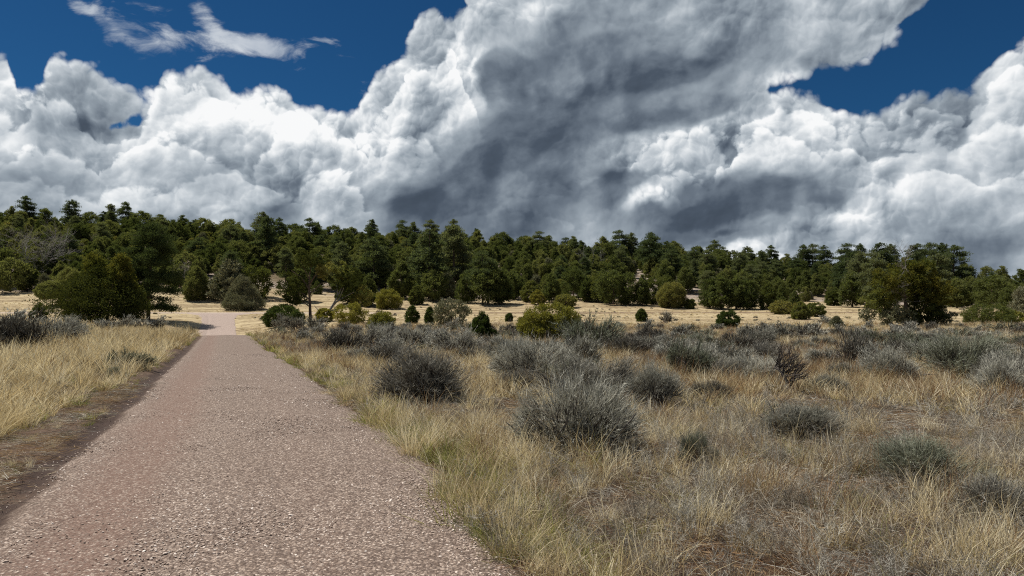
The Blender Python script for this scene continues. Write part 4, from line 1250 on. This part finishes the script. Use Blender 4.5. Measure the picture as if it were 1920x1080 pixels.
# the two-trunked juniper at the road end: open, with a straight and a leaning stem
x, y = at(582, 603); s = y / FPX; r = np.random.default_rng(5)
t = thing(J[0], 'open two-trunked juniper with bare stems right of the road end', J[1], (x, y, ground_z(x, y) - .05))
def PX(dx, dz, dy=0.0): return np.array([dx * s, dy, dz * s])
parts = [tube([PX(0, -3), PX(-1, 30), PX(-3, 62), PX(-2, 92), PX(2, 112)], [3.4 * s, 2.5 * s, 2.0 * s, 1.3 * s, .6 * s], 8)]
for p0, p1, p2, q in ((( -2, 60), (-16, 82), (-34, 96), 1.2), ((-2, 72), (12, 92), (26, 104), 1.2), ((-1, 40), (-14, 52), (-30, 62), 1.0), ((-3, 80), (-12, 100), (-18, 116), .9), ((-2, 52), (10, 64), (18, 74), .7), ((-1, 28), (-18, 40), (-28, 48), .8)):
    parts.append(tube([PX(*p0), PX(*p1, r.normal() * .3), PX(*p2, r.normal() * .6)], [q * 1.5 * s, q * s, q * .4 * s], 5))
link('trunk', mesh_np('trunk', *join(parts), MATS['bark'], True), t)
parts = [tube([PX(24, -3), PX(34, 18), PX(46, 38), PX(58, 64)], [3.2 * s, 2.5 * s, 2.0 * s, .9 * s], 7)]
for p0, p1, p2 in (((30, 10), (50, 24), (70, 34)), ((36, 22), (54, 44), (66, 64)), ((44, 34), (66, 48), (84, 56)), ((30, 12), (16, 22), (8, 30)), ((36, 20), (60, 26), (84, 26)), ((50, 46), (50, 64), (46, 80))):
    parts.append(tube([PX(*p0), PX(*p1, r.normal() * .4), PX(*p2, r.normal() * .7)], [1.5 * s, 1.0 * s, .4 * s], 5))
link('leaning_trunk', mesh_np('leaning_trunk', *join(parts), MATS['gray_wood'], True), t)
for cx, cz, w, h, n, mat in ((-4, 116, 66, 40, 90, 'dark_juniper'), (-38, 66, 56, 62, 110, 'dark_juniper'), (-34, 36, 40, 30, 50, 'dark_juniper'), (72, 70, 70, 66, 130, 'dark_juniper'), (50, 92, 50, 40, 70, 'juniper_green'), (96, 46, 46, 50, 70, 'juniper_green'), (24, 96, 36, 30, 40, 'juniper_green')):
    c = sphere_dirs(n, r) * (r.random((n, 1)) ** .4) * np.array([w / 2 * s, w / 2.4 * s, h / 2 * s])
    c[:, :] *= 1 + .25 * fnoise(c[:, 0] * 1.3 + 9, c[:, 2] * 1.3, int(w), 2)[:, None]
    v, f = leaves(c + np.array([0, 0, 0]), r.uniform(.6, 1.25, n) * .30, 44, .12, r, .8)
    link('crown', mesh_np('crown', v, f, MATS[mat]), t, (cx * s, r.normal() * .4, cz * s))

# the spreading juniper in the right-hand meadow, with a dead grey spike
x, y = at(1705, 611); s = y / FPX; r = np.random.default_rng(8)
t = thing(J[0], 'spreading rusty-topped juniper with a dead grey spike in the right meadow', J[1], (x, y, ground_z(x, y) - .05))
for cx, cz, w, h, n, mat in ((6, 92, 92, 66, 210, 'rusty_green'), (48, 66, 78, 62, 170, 'rusty_green'), (-44, 76, 66, 62, 130, 'rusty_green'), (-58, 44, 44, 52, 80, 'juniper_green'), (22, 58, 66, 52, 120, 'juniper_green'), (58, 40, 52, 36, 70, 'rusty_green'),
                             (-30, 18, 70, 36, 110, 'gray_green'), (20, 20, 80, 40, 140, 'dark_juniper'), (62, 20, 46, 38, 80, 'gray_green'), (-72, 20, 26, 30, 24, 'gray_green'), (30, 112, 44, 26, 60, 'rusty_green')):
    n = int(n * .74); c = sphere_dirs(n, r) * (r.random((n, 1)) ** .45) * np.array([w / 1.85 * s, w / 2.2 * s, h / 1.9 * s])
    c *= 1 + .3 * fnoise(c[:, 0] * 1.1 + 9, c[:, 2] * 1.1, int(w + h), 2)[:, None]
    c[:, 2] = np.maximum(c[:, 2], -cz * s + .15)
    v, f = leaves(c, r.uniform(.6, 1.25, n) * .33, 44, .13, r, .8)
    link('crown', mesh_np('crown', v, f, MATS[mat]), t, (cx * s, r.normal() * .5, cz * s))
parts = [tube([PX(-4, -3), PX(-6, 40), PX(-8, 80), PX(-12, 122)], [4.0 * s, 3.2 * s, 2.2 * s, .5 * s], 8), tube([PX(-30, -2), PX(-44, 30), PX(-50, 60)], [2.4 * s, 2.0 * s, .8 * s], 6), tube([PX(6, -2), PX(30, 40), PX(44, 70)], [2.6 * s, 2.0 * s, .8 * s], 6)]
link('trunk', mesh_np('trunk', *join(parts), MATS['bark'], True), t)
out, _ = branching(PX(-8, 84), (-.1, -.3, 1), 42 * s, .05, 3, r, .75, 4, .3, .15)
o2, _ = branching(PX(-22, 40), (-.5, -.8, .5), 34 * s, .04, 3, r, .8, 4, .3, .1)
link('dead_branch', mesh_np('dead_branch', *join(out), MATS['gray_wood'], True), t)
link('dead_branch', mesh_np('dead_branch', *join(o2), MATS['gray_wood'], True), t)

NAMED = [  # label, (name, category), px, row, w, h, style, material, extra
    ('small upright dark juniper at the left edge of the meadow', J, 73, 604, 30, 36, 'egg', 'bright_green', {}),
    ('flat-topped small pinyon left of the broad dark juniper', P_, 98, 574, 46, 46, 'flat', 'pinyon_green', {}),
    ('dark cone juniper directly above the end of the gravel road', J, 367, 562, 44, 64, 'egg', 'pinyon_green', {}),
    ('broad grey-green cone juniper beside the crossing dirt road', J, 455, 581, 84, 64, 'cone', 'gray_green', {'lump': .15, 'clump_r': .075}),
    ('low dark shrub at the foot of the two-trunked juniper', B, 525, 613, 68, 38, 'round', 'bright_green', {}),
    ('rusty little bush between the two stems of the juniper', B, 608, 604, 30, 24, 'round', 'yellow_green', {}),
    ('yellow-green bush right of the two-trunked juniper', B, 657, 608, 56, 40, 'round', 'yellow_green', {'lump': .4}),
    ('low pale green shrub left of the pair of cone junipers', B, 714, 618, 50, 32, 'round', 'yellow_green', {'lump': .35, 'clump_r': .12}),
    ('rounded yellow-green juniper at the wood edge left of the cone', J, 727, 579, 48, 36, 'round', 'yellow_green', {}),
    ('neat cone-shaped juniper alone at the edge of the pale meadow', J, 780, 571, 28, 38, 'egg', 'juniper_green', {'lump': .1}),
    ('dark pointed cone juniper, left one of the close pair', J, 773, 607, 24, 34, 'egg', 'bright_green', {'lump': .1, 'clump_r': .14}),
    ('narrow slanting dark juniper, right one of the close pair', J, 806, 607, 16, 33, 'egg', 'bright_green', {'lump': .15, 'clump_r': .18}),
    ('speckled grey and green juniper bush in the middle of the meadow', J, 846, 611, 62, 50, 'round', 'gray_green', {'lump': .35, 'leaf': .11, 'per': 60, 'fill': .5}),
    ('young dark green juniper with a spiky top among the sagebrush', J, 904, 636, 52, 50, 'cone', 'bright_green', {'lump': .35, 'clump_r': .11}),
    ('tiny dark juniper seedling right of the young dark juniper', J, 955, 603, 12, 16, 'egg', 'bright_green', {'clump_r': .2}),
    ('tiny rounded juniper seedling left of the yellow-green bush', J, 990, 600, 13, 16, 'egg', 'juniper_green', {'clump_r': .2}),
    ('big yellow-green bush standing out of the grey sagebrush', B, 1034, 641, 108, 70, 'round', 'yellow_green', {'lump': .22, 'clump_r': .10, 'per': 210}),
    ('squat olive bush alone in the meadow above the yellow-green bush', B, 1060, 577, 40, 24, 'round', 'juniper_green', {'lump': .12}),
    ('upright olive juniper, taller of two touching at the meadow edge', J, 996, 566, 34, 42, 'egg', 'juniper_green', {}),
    ('small olive juniper, lower of two touching at the meadow edge', J, 1008, 571, 26, 28, 'egg', 'yellow_green', {}),
    ('little dark juniper standing alone in the middle meadow', J, 1203, 603, 18, 24, 'egg', 'bright_green', {'clump_r': .16}),
    ('wide rounded juniper at the foot of the stony clearing', J, 1260, 577, 54, 46, 'round', 'juniper_green', {'lump': .12}),
    ('small dark juniper tucked right of the wide rounded one', J, 1293, 579, 20, 18, 'round', 'juniper_green', {}),
    ('bright olive round bush in the sagebrush below the meadow', B, 1365, 616, 46, 32, 'round', 'bright_green', {'lump': .25}),
    ('egg-shaped olive juniper in front of two darker bushes', J, 1502, 599, 34, 33, 'egg', 'juniper_green', {'lump': .08}),
    ('dark low bush left of the egg-shaped juniper', B, 1468, 589, 44, 24, 'round', 'juniper_green', {}),
    ('dark bush right of the egg-shaped juniper', B, 1530, 594, 32, 26, 'round', 'juniper_green', {}),
    ('dark round juniper by itself right of the low bushes', J, 1561, 573, 28, 28, 'round', 'juniper_green', {}),
    ('young blue-green pine seedling at the edge of the meadow', P_, 1568, 617, 24, 24, 'cone', 'gray_green', {'clump_r': .16, 'lump': .5}),
    ('wide two-humped olive juniper bush at the right of the meadow', J, 1850, 608, 82, 36, 'round', 'juniper_green', {'lump': .2, 'clump_r': .085}),
    ('lower right hump of olive juniper bush at the right of the meadow', J, 1895, 608, 44, 24, 'round', 'yellow_green', {}),
    ('umbrella-shaped small pinyon behind the wide olive bush', P_, 1829, 577, 34, 28, 'flat', 'pinyon_green', {}),
]
for k, (lab, (nm, cat), px, row, w, h, style, mat, kw) in enumerate(NAMED):
    woody(lab, nm, cat, px, row, w, h, style, mat, k, **kw)

# bare grey trees
def snag(label, px, row, hpx, seed, depth=4, mat='gray_wood', spread=.6, r0=.10, kids=3, lean=(0, 0)):
    x, y = at(px, row); s = y / FPX; r = np.random.default_rng(seed)
    t = thing('dead_tree', label, 'dead tree', (x, y, ground_z(x, y) - .1))
    stems = []
    for j in range(1 if spread < .7 else 3):
        out, _ = branching((0, 0, 0), (r.normal() * .12 + lean[0] + (j - 1) * .3 * (spread >= .7), r.normal() * .1, 1), hpx * s * .50, r0, depth, r, spread, kids, .3, .12)
        stems.append(out)
    link('trunk', mesh_np('trunk', *join([stems[0][0]] + [o[0] for o in stems[1:]]), MATS[mat], True), t)
    link('branches', mesh_np('branches', *join([b for o in stems for b in o[1:]]), MATS[mat], True), t)


snag('bushy bare grey tree at the left end of the hillside', 62, 522, 100, 3, 4, spread=.75, r0=.13, kids=4)
snag('pale forked snag right of the bushy bare grey tree', 104, 520, 108, 4, 3, spread=.45, r0=.11)
snag('small bare white tree between the tall pine and the dark cone juniper', 346, 545, 60, 6, 4, spread=.6, r0=.07, kids=3)
snag('bare silvery tree in the dark wood above the middle meadow', 1122, 520, 70, 9, 4, spread=.45, r0=.10)
snag('low bare bush behind the young dark juniper', 962, 640, 46, 12, 3, mat='dark_wood', spread=.6, r0=.03)

# ------------------------------------------------------------------ the wood on the hillside
ARCH = {}
for k in range(5):
    r = np.random.default_rng(300 + k)
    ARCH['pinyon', k] = (crown_mesh('crown', 'pinyon_green', 6.0, (4.6, 4.3, 5.0, 3.6, 4.6)[k], (prof_cone(.65), prof_cone(.85), prof_round(), prof_cone(1.0), prof_egg())[k], 120, 70, .17, r, .125, .28, .5, .5 if k < 4 else 0, k),
                         trunk_mesh('trunk', 'bark', 5.0, .15, r, limbs=7, limb_len=2.0, z_from=.1))
for k in range(4):
    r = np.random.default_rng(330 + k)
    ARCH['juniper', k] = (crown_mesh('crown', ('juniper_green', 'juniper_green', 'gray_green', 'juniper_green')[k], 4.6, (4.4, 3.6, 4.2, 5.0)[k], (prof_round(), prof_egg(), prof_cone(.9), prof_round())[k], 120, 64, .16, r, .125, .28, .42, .0, 20 + k),
                          trunk_mesh('trunk', 'bark', 3.6, .14, r, limbs=7, limb_len=1.7, z_from=.1))
for k in range(4):
    r = np.random.default_rng(360 + k)
    cm, tubes = pine_crown('crown', 'pine_green', 11.0, (6.4, 5.4, 7.0, 5.8)[k], (10, 12, 9, 11)[k], 5, 56, .19, r, (.22, .16, .3, .2)[k], .4, .06)
    tv, tf = join([tube([(0, 0, -.3), (.1, 0, 4), (0, .1, 8), (0, 0, 10.8)], [.24, .19, .11, .03], 7)] + tubes)
    ARCH['ponderosa', k] = (cm, mesh_np('trunk', tv, tf, MATS['bark'], True))
SIZE = {'pinyon': (6.0, 4.8), 'juniper': (4.6, 4.3), 'ponderosa': (11.0, 4.8)}

CLEAR = [(396, 540, 22, 22), (497, 522, 24, 26), (1196, 530, 18, 24), (1375, 553, 18, 8), (880, 555, 30, 12), (985, 555, 16, 12), (640, 560, 20, 8)]
forest = []          # kind, x, y, height factor, variant
# pines that stand above the skyline, where the photograph shows them (px, top row, kind)
SKY = [(45, 369, 'ponderosa'), (18, 383, 'pinyon'), (80, 388, 'pinyon'), (132, 376, 'ponderosa'), (168, 390, 'pinyon'), (205, 384, 'ponderosa'), (232, 380, 'ponderosa'), (262, 390, 'pinyon'), (300, 393, 'pinyon'), (340, 400, 'pinyon'), (385, 398, 'pinyon'), (430, 405, 'pinyon'),
       (492, 399, 'ponderosa'), (522, 410, 'ponderosa'), (548, 416, 'pinyon'), (580, 411, 'ponderosa'), (625, 420, 'pinyon'), (660, 424, 'pinyon'), (698, 413, 'ponderosa'), (754, 415, 'ponderosa'), (776, 418, 'ponderosa'), (808, 414, 'ponderosa'), (850, 413, 'ponderosa'), (895, 427, 'pinyon'), (940, 432, 'pinyon'), (985, 434, 'pinyon'),
       (1030, 438, 'pinyon'), (1075, 436, 'pinyon'), (1130, 435, 'pinyon'), (1162, 434, 'ponderosa'), (1184, 438, 'ponderosa'), (1222, 438, 'ponderosa'), (1262, 446, 'pinyon'), (1308, 450, 'pinyon'), (1340, 452, 'ponderosa'), (1402, 464, 'ponderosa'), (1447, 462, 'ponderosa'), (1476, 462, 'pinyon'), (1508, 461, 'ponderosa'), (1524, 460, 'ponderosa'), (1546, 462, 'ponderosa'),
       (1590, 459, 'ponderosa'), (1614, 459, 'ponderosa'), (1652, 457, 'ponderosa'), (1672, 460, 'ponderosa'), (1696, 468, 'pinyon'), (1722, 459, 'ponderosa'), (1744, 458, 'ponderosa'), (1768, 458, 'ponderosa'), (1790, 462, 'ponderosa'), (1812, 478, 'pinyon'), (1850, 486, 'pinyon'), (1880, 487, 'pinyon'), (1915, 490, 'pinyon')]
for px, row, kind in SKY:
    row -= 3 if kind == 'ponderosa' else 0
    y = rng.uniform(215, 245) if kind == 'ponderosa' else rng.uniform(232, 248)
    if px > 1570 and kind == 'ponderosa': y = rng.uniform(195, 225)
    x = (px - 960) / FPX * y
    zt = EYE + (HORIZON - row) / FPX * y * 1.0
    h = zt - ground_z(x, y)
    lo, hi = (6.5, 17.0) if kind == 'ponderosa' else (3.5, 8.0)
    forest.append((kind, x, y, float(np.clip(h, lo, hi)) / SIZE[kind][0], int(rng.integers(0, 4))))
# tall pines within the slope
for px, row, hpx in ((430, 560, 92), (640, 548, 96), (805, 560, 130), (850, 540, 118), (905, 570, 100), (1640, 580, 108), (1612, 570, 100), (1590, 560, 90), (1760, 575, 100), (700, 540, 95), (1220, 520, 80), (500, 500, 96)):
    x, y = at(px, row); forest.append(('ponderosa', x, y, hpx * y / FPX / 11.0, int(rng.integers(0, 4))))
own = [(f[1], f[2], 2.0) for f in forest]
# the foot of the wood, tree by tree along the meadow (px, row, h)
for px, row, h in ((20, 548, 62), (50, 545, 50), (130, 552, 50), (560, 566, 64), (690, 574, 60), (655, 570, 70), (752, 560, 70), (812, 565, 56), (838, 558, 48), (875, 568, 56), (915, 570, 70), (940, 570, 64), (965, 560, 46), (1035, 568, 56), (1075, 562, 60), (1100, 566, 48), (1122, 566, 52), (1150, 571, 62), (1178, 572, 60), (1205, 573, 60), (1225, 570, 48), (1330, 578, 56), (1352, 580, 62), (1380, 580, 60), (1400, 580, 56), (1440, 580, 50), (1465, 574, 42),
                   (1490, 582, 40), (1598, 576, 66), (1635, 580, 60), (1665, 578, 50), (1795, 578, 56), (1822, 572, 52), (1860, 580, 62), (1890, 588, 50), (1915, 590, 52), (405, 556, 40), (430, 562, 74), (478, 560, 60), (10, 536, 70)):
    x, y = at(px, row); kind = 'juniper' if rng.random() < .3 else 'pinyon'
    forest.append((kind, x, y, h * y / FPX / SIZE[kind][0], int(rng.integers(0, 4)))); own.append((x, y, 1.8))
tries = 0
while len(forest) < 1950 and tries < 60000:
    tries += 1
    y = math.sqrt(rng.random() * (262**2 - 163**2) + 163**2); x = (rng.random() * 2 - 1) * y * .98
    px, py, _ = project(x, y, ground_z(x, y))
    if y < 172 and rng.random() < .55: continue
    if any(((px - a) / b)**2 + ((py - c) / d)**2 < 1 for a, c, b, d in CLEAR): continue
    if any(((px - a) / b)**2 + ((py - 22 - c) / d)**2 < .8 for a, c, b, d in CLEAR) and rng.random() < .85: continue
    hp = 6.0 / y * FPX
    if any(abs(px - a) < b + hp * .40 and row_ < c + d and py > c - d * .2 for a, c, b, d in CLEAR for row_ in (py - hp,)) and rng.random() < .9: continue
    if px > 1795 and y > 205: continue
    sp = rng.uniform(1.45, 2.25)
    if any((x - a)**2 + (y - b)**2 < (sp + c * .55)**2 for a, b, c in own): continue
    own.append((x, y, sp))
    kind = rng.choice(['pinyon', 'juniper', 'ponderosa'], p=[.62, .30, .08])
    low = .72 if px > 1430 else .9
    h = low * {'pinyon': rng.uniform(.55, 1.32), 'juniper': rng.uniform(.5, 1.1), 'ponderosa': rng.uniform(.62, .9)}[kind]
    forest.append((kind, x, y, h, int(rng.integers(0, 5 if kind == 'pinyon' else 4))))

# which of them show, and how much: nearest first
mask = np.zeros((540, 960), bool); gy, gx = np.mgrid[0:540, 0:960]
forest.sort(key=lambda f: f[2])
seen = []
for kind, x, y, h, k in forest:
    H, W = SIZE[kind][0] * h, SIZE[kind][1] * h * .85
    px, py, d = project(x, y, ground_z(x, y) + H * .52); rx, rz = W * .5 * FPX / y / 2, H * .5 * FPX / y / 2
    cx, cy = px / 2, py / 2
    x0, x1, y0, y1 = int(max(0, cx - rx)), int(min(960, cx + rx + 1)), int(max(0, cy - rz)), int(min(540, cy + rz + 1))
    if x1 <= x0 or y1 <= y0: seen.append(0); continue
    e = ((gx[y0:y1, x0:x1] - cx) / rx)**2 + ((gy[y0:y1, x0:x1] - cy) / rz)**2 < 1
    sub = mask[y0:y1, x0:x1]
    seen.append(int((e & ~sub).sum())); sub |= e
NAME = {'pinyon': P_, 'juniper': J, 'ponderosa': PP}
chosen = set()
for kind in NAME:
    ids = sorted((i for i, f in enumerate(forest) if f[0] == kind and seen[i] >= 14), key=lambda i: -seen[i])
    chosen |= set(ids[:{'pinyon': 285, 'juniper': 150, 'ponderosa': 120}[kind]])
TZONES = [(-9e9, 150, 'above the left meadow'), (150, 340, 'behind the broad dark juniper'), (340, 480, 'above the road end'), (480, 680, 'behind the two-trunked juniper'), (680, 820, 'above the pair of cone junipers'), (820, 960, 'above the young dark juniper'),
          (960, 1110, 'above the big yellow-green bush'), (1110, 1240, 'around the stony clearing'), (1240, 1420, 'above the round meadow bush'), (1420, 1590, 'above the egg-shaped juniper'), (1590, 1800, 'behind the spreading juniper'), (1800, 9e9, 'at the right end of the wood')]
TROWS = [(0, 174, 'at the hill foot'), (174, 192, 'low on the slope'), (192, 214, 'halfway up'), (214, 232, 'high on the slope'), (232, 999, 'on the ridge')]
NOUN = {'pinyon': ('blunt pinyon', 'cone-shaped pinyon', 'rounded pinyon', 'narrow pinyon', 'uneven pinyon'), 'juniper': ('round juniper', 'narrow juniper', 'grey-green juniper', 'wide juniper'), 'ponderosa': ('tall pine', 'slim tall pine', 'wide tall pine', 'dense tall pine')}
GROUPS = {'pinyon': 'pinyon pines in the hillside wood', 'juniper': 'junipers in the hillside wood', 'ponderosa': 'tall pines in the hillside wood'}
rest = []
for kind in NAME:
    ids = [i for i in sorted(chosen) if forest[i][0] == kind]
    items = []
    for i in ids:
        _, x, y, h, k = forest[i]; px, py, _ = project(x, y, ground_z(x, y))
        items.append((px, '%s %s %s' % (NOUN[kind][k], next(r_[2] for r_ in TROWS if r_[0] <= y < r_[1]), next(z[2] for z in TZONES if z[0] <= px < z[1]))))
    for i, lab in zip(ids, ordinal_labels(items)):
        _, x, y, h, k = forest[i]
        cm, tm = ARCH[kind, k]
        wf = h * rng.uniform(.88, 1.15)
        t = thing(NAME[kind][0], lab, NAME[kind][1], (x, y, ground_z(x, y) - .08), rng.random() * 6.28, GROUPS[kind], (wf, wf, h))
        link('crown', cm, t); link('trunk', tm, t)
rest = [i for i in range(len(forest)) if i not in chosen]
keys = sorted(ARCH); n = len(rest)
if n:
    P = np.array([[forest[i][1], forest[i][2], ground_z(forest[i][1], forest[i][2]) - .1] for i in rest])
    scatter('woodland', [ARCH[k][0] for k in keys], P, [keys.index((forest[i][0], forest[i][4])) for i in rest], np.stack([np.zeros(n), np.zeros(n), rng.random(n) * 6.28], -1), np.repeat(np.array([[forest[i][3]] for i in rest]), 3, 1))

# loose rocks on the open slope
n = 2600
y = rng.uniform(160, 225, n); x = (rng.random(n) * 2 - 1) * y * .74
px, py, _ = project(x, y, land(x, y))
near = np.zeros(n, bool)
for a, c, b, d in CLEAR: near |= ((px - a) / (b * 1.6))**2 + ((py - c) / (d * 1.6))**2 < 1
ok = near | (rng.random(n) < .22); x, y = x[ok], y[ok]; n = len(x)
rocks = []
for k in range(5):
    me = pebble(rng, k); me.materials.clear(); me.materials.append(MATS['hill_rock']); rocks.append(me)
s = rng.uniform(.10, .30, n)
scatter('rock_debris', rocks, np.stack([x, y, land(x, y) + s * .2], -1), rng.integers(0, 5, n), rng.random((n, 3)) * 6.28, np.repeat(s[:, None], 3, 1))
